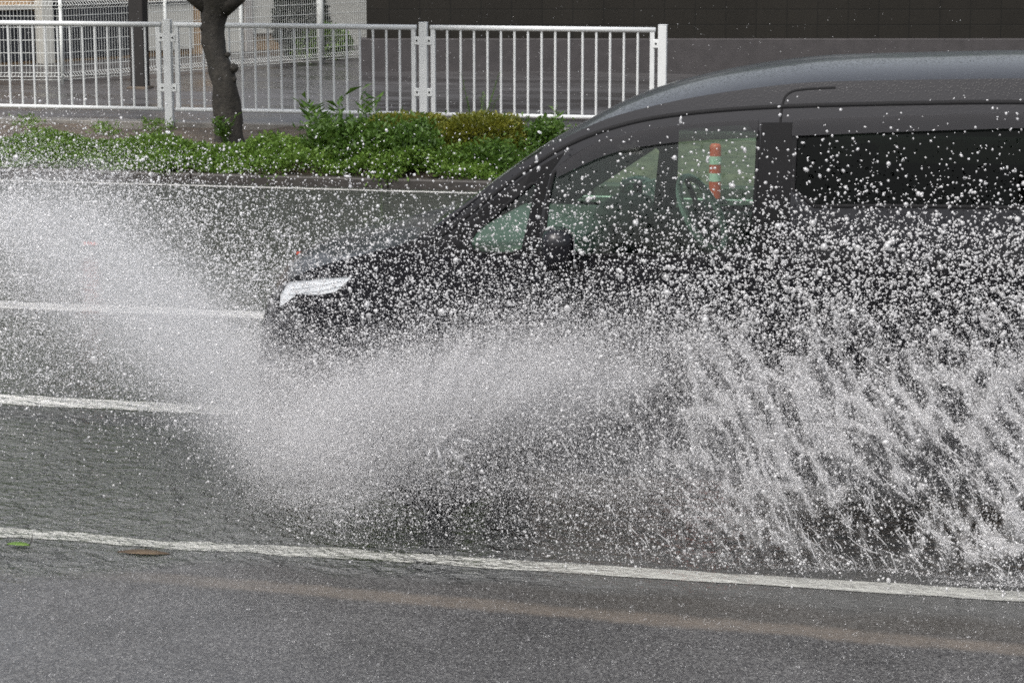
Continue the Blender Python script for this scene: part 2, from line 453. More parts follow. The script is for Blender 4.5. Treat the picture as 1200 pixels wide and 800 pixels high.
# ------------------------------------------------------------------ verge planting
def ground_cover():
    n = 105000
    x = rng.uniform(-14.5, -4.75, n); t = rng.uniform(0, 1, n)
    # front edge spills over the kerb, back edge thins out irregularly
    wav = .35*np.sin(x*1.7) + .25*np.sin(x*4.3+1) + .15*np.sin(x*9.1)
    depth = np.where(x > -8.0, 1.55, np.where(x > -11.5, 1.75, 2.2)) + .35*wav
    y = 21.27 + t*depth - .05*rng.random(n)
    bump = .12 + .06*np.sin(x*5.3+y*3) + .05*np.sin(x*11-y*7) + np.clip((x+7.9)/1.6, 0, 1)*.12
    bump *= np.clip(1.15-t**3, .15, 1)*np.clip((-4.75-x)/.7, .25, 1)
    spill = np.clip((21.5-y)/.2, 0, 1)
    z = .17 - .085*np.clip((21.9-y)/.5, 0, 1) + bump*rng.uniform(.1, 1, n)**.6 - spill*.05*rng.random(n)
    keep = rng.random(n) < np.where(x < -11.2, .75, 1.0)
    # a few patches of bare soil further back
    bare = (np.sin(x*2.9+1)+np.sin(y*5.1+x) > 1.0) & (t > .55)
    keep &= ~bare
    P = np.stack([x, y, z], 1)[keep]
    N = rng.normal(size=P.shape)*np.array([1, 1, .5]) + np.array([0, -.25, .55])
    # sprigs that hang over the kerb
    for cx in (-6.1, -5.98, -6.0, -8.3, -7.2):
        k = 260; d = rng.random(k)
        Q = np.stack([cx + rng.normal(0, .07, k), 21.28 - .06*d + rng.normal(0, .03, k), .26 - .17*d + rng.normal(0, .03, k)], 1)
        P = np.concatenate([P, Q]); N = np.concatenate([N, rng.normal(size=Q.shape) + np.array([0, -.6, .1])])
    # thin tufts reaching back to the fence
    k = 7000; Q = np.stack([rng.uniform(-14, -9.4, k), rng.uniform(23.6, 24.8, k), np.zeros(k)], 1)
    s = np.sin(Q[:, 0]*3.7)+np.sin(Q[:, 0]*8.1+Q[:, 1]*4)+rng.normal(0, .4, k) > .9
    Q = Q[s]; Q[:, 2] = .18 + .12*rng.random(len(Q))
    P = np.concatenate([P, Q]); N = np.concatenate([N, rng.normal(size=Q.shape) + np.array([0, 0, .8])])
    o = leaf_mesh('ground_cover', P, N, .043, M['ground_leaf'])
    tag(o, 'low bright green leafy ground cover filling the verge behind the kerb', 'ground cover', kind='stuff')
ground_cover()

def clipped(name, c, r, n, mat, label, flat=.92, size=.035):
    root = tag(empty(name, (c[0], c[1], .17)), label, 'shrub', 'clipped shrubs on the verge')
    d = rng.normal(size=(n, 3)); d[:, 2] = np.abs(d[:, 2])
    d = np.sign(d)*np.abs(d)**.75
    d /= (np.abs(d)**3.2).sum(1, keepdims=True)**(1/3.2)
    k = rng.uniform(.80, 1.0, n)
    P = d*k[:, None]*np.array(r)*(1 + .05*np.sin(d[:, :1]*9+d[:, 1:2]*7)) ; P[:, 2] += .02
    N = d + rng.normal(0, .55, d.shape)
    leaf_mesh('foliage', P, N, size, mat, root, .5)
    m = MB()
    for i in range(7):
        a = random.uniform(0, 6.28); m.tube([(0.05*math.cos(a), .05*math.sin(a), -.02), (r[0]*.6*math.cos(a), r[1]*.6*math.sin(a), r[2]*.7)], [.014, .006], 6)
    m.build('stem', M['bark'], root)
    # dark inner mass of twigs so the heart of the bush is closed
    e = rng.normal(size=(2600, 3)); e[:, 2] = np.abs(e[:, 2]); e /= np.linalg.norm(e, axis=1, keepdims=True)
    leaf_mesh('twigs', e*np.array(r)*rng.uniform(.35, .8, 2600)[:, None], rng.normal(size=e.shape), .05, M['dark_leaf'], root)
clipped('clipped_shrub', (-5.30, 22.25), (.46, .40, .44), 15000, M['hedge_leaf'], 'square clipped yellow green shrub beside the car windscreen')
clipped('clipped_shrub', (-6.12, 22.35), (.50, .40, .42), 13000, M['hedge_leaf'], 'clipped yellowish shrub half grown over by green leaves, left of its neighbour')

def bush(c, r, n, label, size=.06, mat='green_leaf'):
    root = tag(empty('leafy_bush', (c[0], c[1], .17)), label, 'bush', 'loose green bushes in front of the clipped shrubs')
    P = []
    for _ in range(max(6, int(n/220))):
        a = rng.normal(0, .5, 3)*np.array(r); a[2] = abs(rng.uniform(.1, .9))*r[2]
        k = 220; P.append(a + rng.normal(0, .075, (k, 3)))
    P = np.concatenate(P); P[:, 2] = np.abs(P[:, 2])
    leaf_mesh('foliage', P, rng.normal(size=P.shape) + np.array([0, -.3, .6]), size, M[mat], root, .4)
    m = MB()
    for i in range(9):
        a = random.uniform(0, 6.28); m.tube([(0, 0, -.02), (r[0]*.5*math.cos(a), r[1]*.5*math.sin(a), r[2]*.8)], [.008, .003], 5)
    m.build('stem', M['green_leaf'], root)
bush((-6.60, 21.75), (.42, .28, .40), 4400, 'feathery green bush spilling towards the kerb left of the yellow shrub')
bush((-5.98, 21.72), (.36, .25, .36), 4400, 'loose green bush growing between and below the two clipped shrubs')
bush((-5.15, 21.7), (.40, .2, .16), 2400, 'low green bush under the square yellow shrub')
bush((-4.72, 22.25), (.30, .28, .32), 2200, 'small light green bush at the end of the planting by the car pillar')

def weed(c, h, nst, label, spread=.16, leafsize=.10, leaves=9):
    root = tag(empty('weed_plant', (c[0], c[1], .17)), label, 'weed', 'tall weeds on the verge')
    m = MB(); P = []; N = []
    for s in range(nst):
        a = random.uniform(0, 6.28); hh = h*random.uniform(.7, 1.0)
        tip = Vector((spread*math.cos(a), spread*math.sin(a), hh))
        pts = [Vector((0, 0, -.02)), tip*.5 + Vector((0, 0, hh*.08)), tip]
        m.tube(pts, [.006, .004, .002], 5)
        for k in range(leaves):
            f = .35 + .65*k/(leaves-1); p = tip*f
            b = random.uniform(0, 6.28)
            P.append(p); N.append((math.cos(b), math.sin(b), .55))
    m.build('stem', M['green_leaf'], root)
    leaf_mesh('leaves', np.array(P, dtype=float), np.array(N, dtype=float), leafsize, M['green_leaf'], root, .22)
weed((-7.0, 22.4), .66, 7, 'tall weed with long narrow leaves above the left end of the bushes', .2, .17)
weed((-6.55, 22.5), .70, 5, 'weed sprouting beside the middle white fence post', .1, .13)
weed((-5.5, 22.8), .85, 8, 'thin sparse weed standing above the square yellow shrub', .22, .035, 14)
weed((-4.72, 22.5), .55, 4, 'short upright weed right of the square yellow shrub', .1, .10)
weed((-8.33, 23.15), .32, 9, 'small light green weed at the foot of the tree trunk', .12, .10)

# ------------------------------------------------------------------ background: wall, pole, mesh fence, house
def block_wall():
    a = Vector((-10.12, 34.2, .2)); b = Vector((14.0, 39.64, .2)); d = b - a
    root = tag(empty('retaining_wall', a, math.atan2(d.y, d.x)), 'dark stained concrete block wall standing on a paler footing behind the car park', 'wall')
    L = d.length
    MB().box(.12, L, .12, .38, .48, 2.5).build('block_courses', M['blocks'], root)
    MB().box(0, L, 0, .45, -.1, .5).build('footing', M['footing'], root, bevel=.012)
    MB().box(.08, L, .08, .42, 2.5, 2.58).build('coping', M['footing'], root)
block_wall()

def pole():
    root = tag(empty('utility_pole', (-12.1, 30.2, .2)), 'dark brown square post standing behind the white guard fence', 'post')
    MB().box(-.105, .105, -.105, .105, -.05, 3.6).build('shaft', M['darkpost'], root, bevel=.012)
    MB().box(-.15, .15, -.15, .15, -.02, .035).build('base', M['soil'], root, bevel=.02)
pole()

def mesh_fence():
    root = tag(empty('mesh_fence', (-13.5, 30.7, .2)), 'white welded wire mesh fence with folded top in front of the beige house', 'fence')
    o = Vector(root.location)
    nodes = [(-16.9, 30.1), (-14.9, 30.45), (-13.48, 30.72), (-12.62, 32.55), (-11.98, 34.1), (-11.24, 35.83), (-10.72, 37.0)]
    H = 1.22
    for i, (x, y) in enumerate(nodes):
        r = .055 if i == 5 else .024
        MB().tube([Vector((x, y, .1)) - o, Vector((x, y, 1.9 if i == 5 else .2+H)) - o], r, 10).build('post', M['mesh_white'], root, True)
    for a, b in zip(nodes[:-1], nodes[1:]):
        A = Vector((a[0], a[1], .26)) - o; B = Vector((b[0], b[1], .26)) - o
        d = B - A; L = d.length; d.normalize(); nrm = Vector((d.y, -d.x, 0))
        m = MB(); w = .0042
        def wire(p, q, w=w):
            m.tube([p, q], w, 4, cap=False)
        for z in (0, .10, .2, .38, .56, .74, .90, 1.0, 1.10): wire(A + Vector((0, 0, z)), B + Vector((0, 0, z)))
        n = int(L/.05)
        for k in range(n+1):
            p = A + d*(L*k/n)
            wire(p + Vector((0, 0, .10)), p + Vector((0, 0, 1.0)), .0034)
            for z0, z1 in ((0, .10), (1.0, 1.10)):       # triangular folds at foot and top
                zm = (z0+z1)/2
                wire(p + Vector((0, 0, z0)), p + nrm*.06 + Vector((0, 0, zm)), .0034); wire(p + nrm*.06 + Vector((0, 0, zm)), p + Vector((0, 0, z1)), .0034)
        for z in (.05, 1.05): wire(A + nrm*.06 + Vector((0, 0, z)), B + nrm*.06 + Vector((0, 0, z)))
        m.build('mesh_panel', M['mesh_white'], root)
    kb = MB()
    for a, b in zip(nodes[:-1], nodes[1:]):
        A = Vector((a[0], a[1], 0)) - o; B = Vector((b[0], b[1], 0)) - o; d = (B-A).normalized(); s = Vector((d.y, -d.x, 0))*.09
        kb.add([A-s-Vector((0,0,.1)), B-s-Vector((0,0,.1)), B+s-Vector((0,0,.1)), A+s-Vector((0,0,.1)), A-s+Vector((0,0,.05)), B-s+Vector((0,0,.05)), B+s+Vector((0,0,.05)), A+s+Vector((0,0,.05))],
               [(0,3,2,1),(4,5,6,7),(0,1,5,4),(1,2,6,5),(2,3,7,6),(3,0,4,7)])
    kb.build('footing', M['footing'], root)
mesh_fence()

def house():
    # local frame: x runs along the front, y into the house
    A = Vector((-16.7, 33.4, .2)); Bv = Vector((-12.1, 41.5, .2)); d = Bv - A
    root = tag(empty('house', A, math.atan2(d.y, d.x)), 'beige house front with pale panels and dark slatted base behind the white mesh fence', 'house')
    L = d.length
    m = MB().box(-6, L+3, .0, .2, 0, 3.4); m.build('wall', M['beige'], root)
    MB().box(-6.2, L+3.2, -.35, 5.5, 3.4, 3.55).build('roof', M['orange_trim'], root)
    MB().box(-6, L+3, 5.0, 5.2, 0, 3.4).build('wall', M['greywall'], root)
    # dark slatted screen along the base, pale sill above it
    def slats(x0, x1, z0, z1, name='louvre', mat='slate'):
        f = MB().box(x0, x1, -.05, -.005, z0, z1)
        n = int((x1-x0)/.14)
        for k in range(n+1): f.box(x0+(x1-x0)*k/n-.02, x0+(x1-x0)*k/n+.02, -.075, -.052, z0, z1)
        f.build(name, M[mat], root)
    return root, d.length, slats
hroot, hL, slats = house()
hm = hroot.matrix_basis.copy()
def hx(px, z=1.0):
    """where the sight line through a column of the photograph meets the house front (measured once; gives metres along the front)"""
    f, th, p = 2700., R(12.7), math.atan(502/2700)
    fw = Vector((-math.sin(th)*math.cos(p), math.cos(th)*math.cos(p), -math.sin(p))); rt = Vector((math.cos(th), math.sin(th), 0))
    dr = fw*f + rt*(px-600); A = hroot.location; e = Vector((math.cos(hroot.rotation_euler.z), math.sin(hroot.rotation_euler.z)))
    # solve A + s e = t dr
    det = dr.x*(-e.y) + e.x*dr.y
    t = (A.x*(-e.y) + e.x*A.y)/det
    return (dr.x*t - A.x)*e.x + (dr.y*t - A.y)*e.y
def hbox(name, x0, x1, y0, y1, z0, z1, mat, bevel=.006):
    return MB().box(hx(x0), hx(x1), y0, y1, z0, z1).build(name, M[mat], hroot, bevel=bevel)
slats(hx(-60), hx(50), .05, .85)
hbox('sill', -60, 51, -.12, -.0, .87, .95, 'palewall')
hbox('column', 51, 63, -.30, -.10, 0, 3.3, 'palewall')
hbox('gap_panel', 63, 70, -.06, -.01, 0, 2.2, 'slate')
for a, b in ((70, 97), (98, 121), (122, 139)):
    hbox('shutter', a, b, -.10, -.02, .98, 1.62, 'greywall')
hbox('column', 139, 150, -.16, -.02, .98, 3.3, 'palewall')
slats(hx(70), hx(158), .05, .96)
hbox('band', 68, 160, -.14, -.02, 1.66, 1.85, 'orange_trim')
hbox('window', 176, 232, -.10, -.02, .10, .86, 'palewall')
hbox('band', 176, 232, -.13, -.01, .88, .92, 'slate')
hbox('band', 176, 232, -.13, -.01, 1.0, 1.03, 'palewall')
hbox('panel', 258, 288, -.12, -.02, 0, 3.3, 'palewall')
hbox('panel', 289, 297, -.16, -.02, 0, 3.3, 'greywall')
hbox('panel', 298, 337, -.12, -.02, 0.3, 3.3, 'palewall')
hbox('window', 272, 285, -.15, -.125, .80, .93, 'slate')
hbox('panel', 338, 440, -.11, -.02, 0, 3.3, 'palewall')

def back_shrub(c, r, n, label, mat):
    root = tag(empty('round_bush', (c[0], c[1], .2)), label, 'bush')
    d = rng.normal(size=(n, 3)); d /= np.linalg.norm(d, axis=1, keepdims=True)
    P = d*np.array(r)*rng.uniform(.5, 1, n)[:, None]**.5 + np.array([0, 0, r[2]*.95])
    leaf_mesh('foliage', P, d + rng.normal(0, .7, d.shape), .09, M[mat], root)
    MB().tube([(0, 0, -.05), (0, 0, r[2])], [.04, .02], 8).build('stem', M['bark'], root)
back_shrub((-11.95, 37.0), (.45, .35, .66), 4500, 'dark rounded bush behind the mesh fence against the pale wall', 'dark_leaf')
back_shrub((-11.6, 36.9), (.55, .25, .30), 2500, 'low green bush at the foot of the pale wall behind mesh', 'ground_leaf')

def reflected_tree(c, h, r, label):
    root = tag(empty('unseen_tree', (c[0], c[1], .2)), label, 'tree', 'unseen trees behind the block wall')
    MB().tube([(0, 0, -.1), (.05, .02, h*.3), (-.04, .05, h*.6), (0, 0, h*.85)], [.22, .17, .12, .04], 10).build('trunk', M['bark'], root, True)
    P = []
    for _ in range(16):
        q = rng.normal(size=3); q /= np.linalg.norm(q); q = q*r*.7*rng.random()**.4*np.array([1, 1, .8]) + np.array([0, 0, h*.68])
        d = rng.normal(size=(300, 3)); d /= np.linalg.norm(d, axis=1, keepdims=True); P.append(q + d*r*.42*rng.uniform(.4, 1, (300, 1)))
    P = np.concatenate(P); leaf_mesh('crown', P, rng.normal(size=P.shape) + np.array([0, 0, -.4]), .34, M['tree_leaf'], root)
for c, h, r in (((-9.0, 39.5), 6.4, 2.4), ((-5.2, 41), 7.2, 2.6), ((-1.2, 41.5), 6.2, 2.3), ((3.2, 42.5), 7.0, 2.7)):  # out of view, added for their dark reflection in the flooded road
    reflected_tree(c, h, r, 'unseen leafy tree behind the dark block wall, added for its reflection')

# ------------------------------------------------------------------ red and white delineator post, road studs, leaf, brown streak
def delineator():
    root = tag(empty('lane_post', (-2.79, 20.78, 0)), 'orange red delineator post with pale bands seen through the car window', 'traffic post')
    z = [.0, .03, .05]
    MB().lathe([(.0, .0), (.12, .0), (.115, .025), (.06, .045), (.0, .045)], (0, 0, 0), 'z', 20).build('base', M['rubber'], root, True)
    MB().lathe([(.055, .04), (.052, .50), (.050, .525), (.035, .54), (.0, .543)], (0, 0, 0), 'z', 20).build('tube', M['red'], root, True)
    for z0 in (.355, .20):
        MB().lathe([(.0555, z0), (.0555, z0+.075)], (0, 0, 0), 'z', 20).build('reflective_band', M['reflector'], root, True)
delineator()
for i, (x, y, lab) in enumerate(((-7.25, 17.0, 'red road stud in the spray at the left of the picture'), (-5.43, 16.85, 'red road stud just ahead of the car bonnet'))):
    r = tag(empty('road_stud', (x, y, 0)), lab, 'road stud', 'red road studs in the flooded lane')
    MB().box(-.075, .075, -.05, .05, .0, .035).build('base', M['rubber'], r, bevel=.015)
    MB().box(-.06, .06, -.058, -.046, .006, .032).build('reflector', M['red'], r, bevel=.004)

def leaf(x, y, l, w, rot, mat, label, stem=True, z=.012):
    n = 12; vs = []; fs = []
    for i in range(n+1):
        t = i/n; ww = w*math.sin(math.pi*min(1, t*.97+.02))**.8*(1+.08*math.sin(i*2.3)); zz = .003*math.sin(t*4)+.001
        vs += [(l*(t-.5), -ww/2, zz+.004), (l*(t-.5), 0, zz), (l*(t-.5), ww/2, zz+.004)]
    for i in range(n):
        for k in (0, 1): fs.append((i*3+k, (i+1)*3+k, (i+1)*3+k+1, i*3+k+1))
    root = tag(empty('fallen_leaf', (x, y, z), rot), label, 'leaf')
    o = MB().add(vs, fs).build('blade', mat, root, True)
    s = o.modifiers.new('thickness', 'SOLIDIFY'); s.thickness = .0015
    if stem: MB().tube([(l*.5-.004, 0, .004), (l*.5+.008, 0, .02), (l*.5+.012, .0, .05)], [.0025, .002, .0015], 6).build('stem', M['bark'], root, True)
leaf(-4.045, 8.60, .10, .05, .1, M['fallen_leaf'], 'small green leaf floating by the edge line at the left')
leaf(-3.50, 8.62, .22, .07, .12, M['brown_streak'], 'long brown leaf-shaped streak in the shallow water near the edge line', False, .005)  # flat brown streak drawn with the leaf outline

# ------------------------------------------------------------------ the minivan
YS, YC = 9.5, 10.35
def side(x, z):
    y = YS
    if z > 1.12: t = z-1.12; y += .11*t + .15*t*t
    if z < .6: y += .12*(.6-z)**2
    if x < -2.5: y += .36*((-2.5-x)/.85)**2.2
    if x > .9: y += .12*((x-.9)/.6)**2
    return y
def side_n(x, z):
    e = .01
    dx = (side(x+e, z)-side(x-e, z))/(2*e); dz = (side(x, z+e)-side(x, z-e))/(2*e)
    return Vector((dx, -1, dz)).normalized()
def inpoly(p, poly):
    c = False; j = len(poly)-1
    for i in range(len(poly)):
        a, b = poly[i], poly[j]
        if (a[1] > p[1]) != (b[1] > p[1]) and p[0] < (b[0]-a[0])*(p[1]-a[1])/(b[1]-a[1]) + a[0]: c = not c
        j = i
    return c
def dense(poly, step=.05, closed=True):
    out = []
    n = len(poly)
    for i in range(n if closed else n-1):
        a, b = Vector(poly[i]), Vector(poly[(i+1) % n]); k = max(1, int((b-a).length/step))
        for q in range(k): out.append(tuple(a.lerp(b, q/k)))
    if not closed: out.append(tuple(poly[-1]))
    return out
def smoothline(p, it=2):
    for _ in range(it):
        q = [p[0]]
        for a, b in zip(p[:-1], p[1:]):
            q += [(a[0]*.75+b[0]*.25, a[1]*.75+b[1]*.25), (a[0]*.25+b[0]*.75, a[1]*.25+b[1]*.75)]
        q.append(p[-1]); p = q
    return p
def roundpoly(p, it=2):
    for _ in range(it):
        q = []
        for a, b in zip(p, p[1:] + p[:1]):
            q += [(a[0]*.8+b[0]*.2, a[1]*.8+b[1]*.2), (a[0]*.2+b[0]*.8, a[1]*.2+b[1]*.8)]
        p = q
    return p
CAR = tag(empty('minivan', (-.9, YC, 0)), 'dark charcoal minivan driving through the flooded lane and throwing up water', 'car')
CO = Vector(CAR.location)
def map3(x, z, off, far):
    p = Vector((x, side(x, z), z)) + side_n(x, z)*off
    if far: p.y = 2*YC - p.y
    return p - CO
def patch(name, outer, holes, mat, off=0, far=False, parent=None, thick=0, smooth=True, grid=.07):
    loops = [outer] + holes; pts = []; edges = []
    for lp in loops:
        lp = dense(lp, .05); s = len(pts); pts += lp
        edges += [(s+i, s+(i+1) % len(lp)) for i in range(len(lp))]
    xs = [p[0] for p in outer]; zs = [p[1] for p in outer]
    x = min(xs)+grid/2
    while x < max(xs):
        z = min(zs)+grid/2
        while z < max(zs):
            if inpoly((x, z), outer) and not any(inpoly((x, z), h) for h in holes): pts.append((x, z))
            z += grid
        x += grid
    vv, ee, ff, *_ = delaunay_2d_cdt([Vector(p) for p in pts], edges, [], 0, 1e-5)
    fs = []
    for f in ff:
        c = (sum(vv[i][0] for i in f)/len(f), sum(vv[i][1] for i in f)/len(f))
        if inpoly(c, outer) and not any(inpoly(c, h) for h in holes):
            a, b, d = (vv[i] for i in f[:3]); 
            f = list(f)
            if ((b[0]-a[0])*(d[1]-a[1]) - (b[1]-a[1])*(d[0]-a[0]) < 0) != far: f = f[::-1]
            fs.append(f)
    me = bpy.data.meshes.new(name)
    me.from_pydata([map3(v[0], v[1], off, far) for v in vv], [], fs); me.update()
    bm = bmesh.new(); bm.from_mesh(me); bmesh.ops.delete(bm, geom=[v for v in bm.verts if not v.link_faces], context='VERTS'); bm.to_mesh(me); bm.free()
    if smooth:
        for p in me.polygons: p.use_smooth = True
    me.materials.append(M[mat])
    o = link(bpy.data.objects.new(name, me), parent or CAR)
    if thick:
        s = o.modifiers.new('thickness', 'SOLIDIFY'); s.thickness = thick; s.offset = -1
    return o
def ribbon(name, line, w, mat, off=.003, far=False, parent=None, it=2):
    p = dense(smoothline(line, it), .03, False); vs = []; fs = []
    for i, q in enumerate(p):
        a, b = Vector(p[max(i-1, 0)]), Vector(p[min(i+1, len(p)-1)]); t = (b-a).normalized(); n = Vector((-t.y, t.x))*w/2
        for s, o_ in ((-1, off*.2), (-.8, off), (.8, off), (1, off*.2)):
            vs.append(map3(q[0]+n.x*s, q[1]+n.y*s, o_, far))
    for i in range(len(p)-1):
        for k in range(3): fs.append((i*4+k, (i+1)*4+k, (i+1)*4+k+1, i*4+k+1))
    return MB().add(vs, fs).build(name, M[mat], parent or CAR, True)

def band(name, top, bot, mat, o0, o1, far=False, parent=None, n=40):
    def res(l):
        l = smoothline(l, 2); d = [0]
        for a, b in zip(l[:-1], l[1:]): d.append(d[-1] + math.hypot(b[0]-a[0], b[1]-a[1]))
        t = np.linspace(0, d[-1], n)
        return list(zip(np.interp(t, d, [p[0] for p in l]), np.interp(t, d, [p[1] for p in l])))
    A, B = res(top), res(bot); vs = []; fs = []; K = 5
    for a, b in zip(A, B):
        for k in range(K):
            f = k/(K-1); vs.append(map3(a[0]+(b[0]-a[0])*f, a[1]+(b[1]-a[1])*f, o0+(o1-o0)*f**.6, far))
    for i in range(n-1):
        for k in range(K-1): fs.append((i*K+k, (i+1)*K+k, (i+1)*K+k+1, i*K+k+1))
    return MB().add(vs, fs).build(name, M[mat], parent or CAR, True)

# upper outline of the body side, nose to tail (x, z)
E = [(-3.36, .22), (-3.385, .35), (-3.395, .51), (-3.37, .67), (-3.335, .80), (-3.285, .92), (-3.20, 1.00), (-3.02, 1.075), (-2.84, 1.134), (-2.667, 1.182), (-2.585, 1.21), (-2.515, 1.25),
     (-2.39, 1.345), (-2.254, 1.453), (-2.12, 1.548), (-1.985, 1.634), (-1.78, 1.737), (-1.60, 1.79), (-1.40, 1.836), (-1.20, 1.87), (-.94, 1.905), (-.70, 1.915), (-.385, 1.925), (-.04, 1.935), (.4, 1.935), (.8, 1.92), (1.1, 1.89), (1.3, 1.82), (1.40, 1.70), (1.46, 1.45), (1.50, 1.1), (1.50, .8), (1.49, .5), (1.45, .22)]
Es = smoothline(E, 2)
def arch(cx, r=.385, n=18): return [(cx + r*math.cos(math.pi*k/n), .33 + r*math.sin(math.pi*k/n)) for k in range(n+1)]
WF, WR = -2.50, .36
bottom = [(1.45, .22)] + [(WR+.385, .22)] + arch(WR) + [(WR-.385, .22), (WF+.385, .22)] + arch(WF) + [(WF-.385, .22)]
outer = Es[1:-1] + bottom
Q1 = [(-2.335, 1.229), (-2.186, 1.365), (-2.039, 1.49), (-2.056, 1.378), (-2.081, 1.251), (-2.10, 1.17), (-2.31, 1.165)]
DG = [(-1.985, 1.50), (-1.93, 1.555), (-1.862, 1.60), (-1.772, 1.645), (-1.585, 1.695), (-1.323, 1.725), (-1.113, 1.738), (-1.11, 1.543), (-1.114, 1.368), (-1.12, 1.20), (-2.01, 1.165)]
SG = [(-.955, 1.738), (-.86, 1.746), (-.53, 1.764), (-.03, 1.785), (.08, 1.785), (.08, 1.42), (-.5, 1.415), (-.955, 1.40)]
RG = [(.14, 1.785), (.75, 1.77), (1.15, 1.72), (1.25, 1.50), (1.22, 1.43), (.14, 1.42)]
# far side: the quarter light ends further back behind a thick pillar
FQ1 = [(-2.22, 1.185), (-1.79, 1.475), (-1.765, 1.46), (-1.80, 1.17)]
FDG = [(-1.68, 1.60), (-1.6, 1.66), (-1.323, 1.70), (-1.113, 1.715), (-1.11, 1.543), (-1.114, 1.368), (-1.12, 1.20), (-1.70, 1.165)]
win_near = [roundpoly(Q1, 1), roundpoly(DG, 1), roundpoly(SG, 1), roundpoly(RG, 1)]
win_far = [FQ1, FDG, roundpoly(SG, 1), roundpoly(RG, 1)]
HL = [(-3.262, .965), (-3.17, .985), (-3.03, 1.015), (-2.865, 1.04), (-2.96, .96), (-3.06, .935), (-3.18, .922), (-3.235, .88), (-3.30, .84), (-3.29, .91)]
for far in (False, True):
    W = win_far if far else win_near
    patch('body_side', outer, W + [HL], 'paint', 0, far)
    for w, mt in zip(W, ('green_glass', 'green_glass', 'privacy_glass', 'privacy_glass')):
        patch('side_window', w, [], mt, -.012, far, grid=.12)
    # headlamp: bowl painted white for reflected sky, behind a clear cover
    hl = patch('headlamp', HL, [], 'lamp_white', -.008, far, grid=.03)
    patch('cover', HL, [], 'lamp_glass', -.003, far, parent=hl, grid=.06)
    ribbon('signal_strip', [(-3.225, .925), (-3.1, .955), (-2.93, 1.0)], .022, 'white_paint', -.02, far, hl)
    # black door-frame seals, pillar trims and shut lines
    ribbon('roof_seal', [(-2.50, 1.205), (-2.383, 1.289), (-2.252, 1.401), (-2.079, 1.534), (-1.935, 1.625), (-1.777, 1.693), (-1.589, 1.746), (-1.327, 1.782), (-1.027, 1.806), (-.535, 1.827), (-.034, 1.842), (.6, 1.84), (1.2, 1.79)], .018, 'rubber', .004, far)
    if not far:
        trim = [(-2.47, 1.19), (-2.36, 1.285), (-2.22, 1.405), (-2.06, 1.525), (-1.93, 1.60), (-1.99, 1.51), (-2.02, 1.35), (-2.03, 1.17), (-2.10, 1.165)] + [(-2.082, 1.251), (-2.058, 1.378), (-2.042, 1.484), (-2.186, 1.363), (-2.337, 1.227), (-2.33, 1.16), (-2.47, 1.16)]
        patch('pillar_trim', trim, [], 'blackplastic', .003, far)
        patch('pillar_trim', [(-1.10, 1.738), (-.965, 1.742), (-.965, 1.20), (-1.108, 1.19)], [], 'blackplastic', .003, far)
        band('rain_visor', [(-1.96, 1.535), (-1.863, 1.606), (-1.773, 1.652), (-1.586, 1.704), (-1.323, 1.736), (-1.113, 1.75)],
             [(-1.96, 1.49), (-1.86, 1.54), (-1.77, 1.583), (-1.662, 1.617), (-1.453, 1.652), (-1.113, 1.674)], 'visor_smoke', .004, .014, far)
        band('rain_visor', [(-.97, 1.752), (-.86, 1.76), (-.53, 1.778), (-.03, 1.80), (.08, 1.80)], [(-.97, 1.685), (-.86, 1.69), (-.53, 1.71), (-.03, 1.735), (.08, 1.738)], 'visor_smoke', .004, .014, far)
    for w in W:
        ribbon('window_seal', w + w[:1], .016, 'rubber', .003, far, it=0)
    ribbon('shut_line', [(-1.05, .30), (-1.045, .9), (-1.04, 1.3), (-1.024, 1.684), (-1.018, 1.829), (-.995, 1.862), (-.95, 1.876), (-.80, 1.886)], .010, 'rubber', .002, far)
    ribbon('shut_line', [(-2.05, .30), (-2.08, .7), (-2.06, 1.0), (-2.04, 1.16)], .008, 'rubber', .002, far)
    for hx0 in (-1.33, -.20):
        MB().tube([map3(hx0, 1.07+.0, .005, far), map3(hx0+.03, 1.075, .04, far), map3(hx0+.15, 1.085, .042, far), map3(hx0+.19, 1.085, .005, far)], [.012, .014, .014, .012], 8).build('door_handle', M['paint'], CAR, True)
    # door mirror on a foot
    mc = map3(-1.91, 1.20, .14, far)
    mo = MB().box(-.075, .06, -.10, .10, -.085, .085).build('door_mirror', M['paint'], CAR, True, bevel=.045); mo.location = mc; mo.rotation_euler = (0, 0, R(-12 if far else 12))
    mg = MB().box(.0605, .064, -.085, .085, -.07, .07).build('mirror_glass', M['alloy'], mo, bevel=.001)
    MB().tube([map3(-1.96, 1.16, -.01, far), map3(-1.95, 1.165, .09, far)], .03, 8).build('foot', M['blackplastic'], CAR, True)
    sgn = 1 if far else -1
    for cx in (WF, WR):
        w = tag(empty('wheel')); w.parent = CAR; w.location = Vector((cx, YC + sgn*.74, .33)) - CO
        MB().lathe([(.21, .10), (.30, .108), (.325, .085), (.333, .03), (.333, -.03), (.325, -.085), (.30, -.108), (.21, -.10)], (0, 0, 0), 'y', 40).build('tyre', M['rubber'], w, True)
        rm = MB().lathe([(.215, .10), (.205, -.10)], (0, 0, 0), 'y', 32)
        rm.lathe([(0, .07*sgn), (.05, .075*sgn), (.06, .05*sgn), (.0, .05*sgn)], (0, 0, 0), 'y', 16)
        for k in range(10):
            a = 2*math.pi*k/10; rm.tube([(.04*math.cos(a), .06*sgn, .04*math.sin(a)), (.21*math.cos(a), .08*sgn, .21*math.sin(a))], .016, 6)
        rm.build('rim', M['alloy'], w, True)

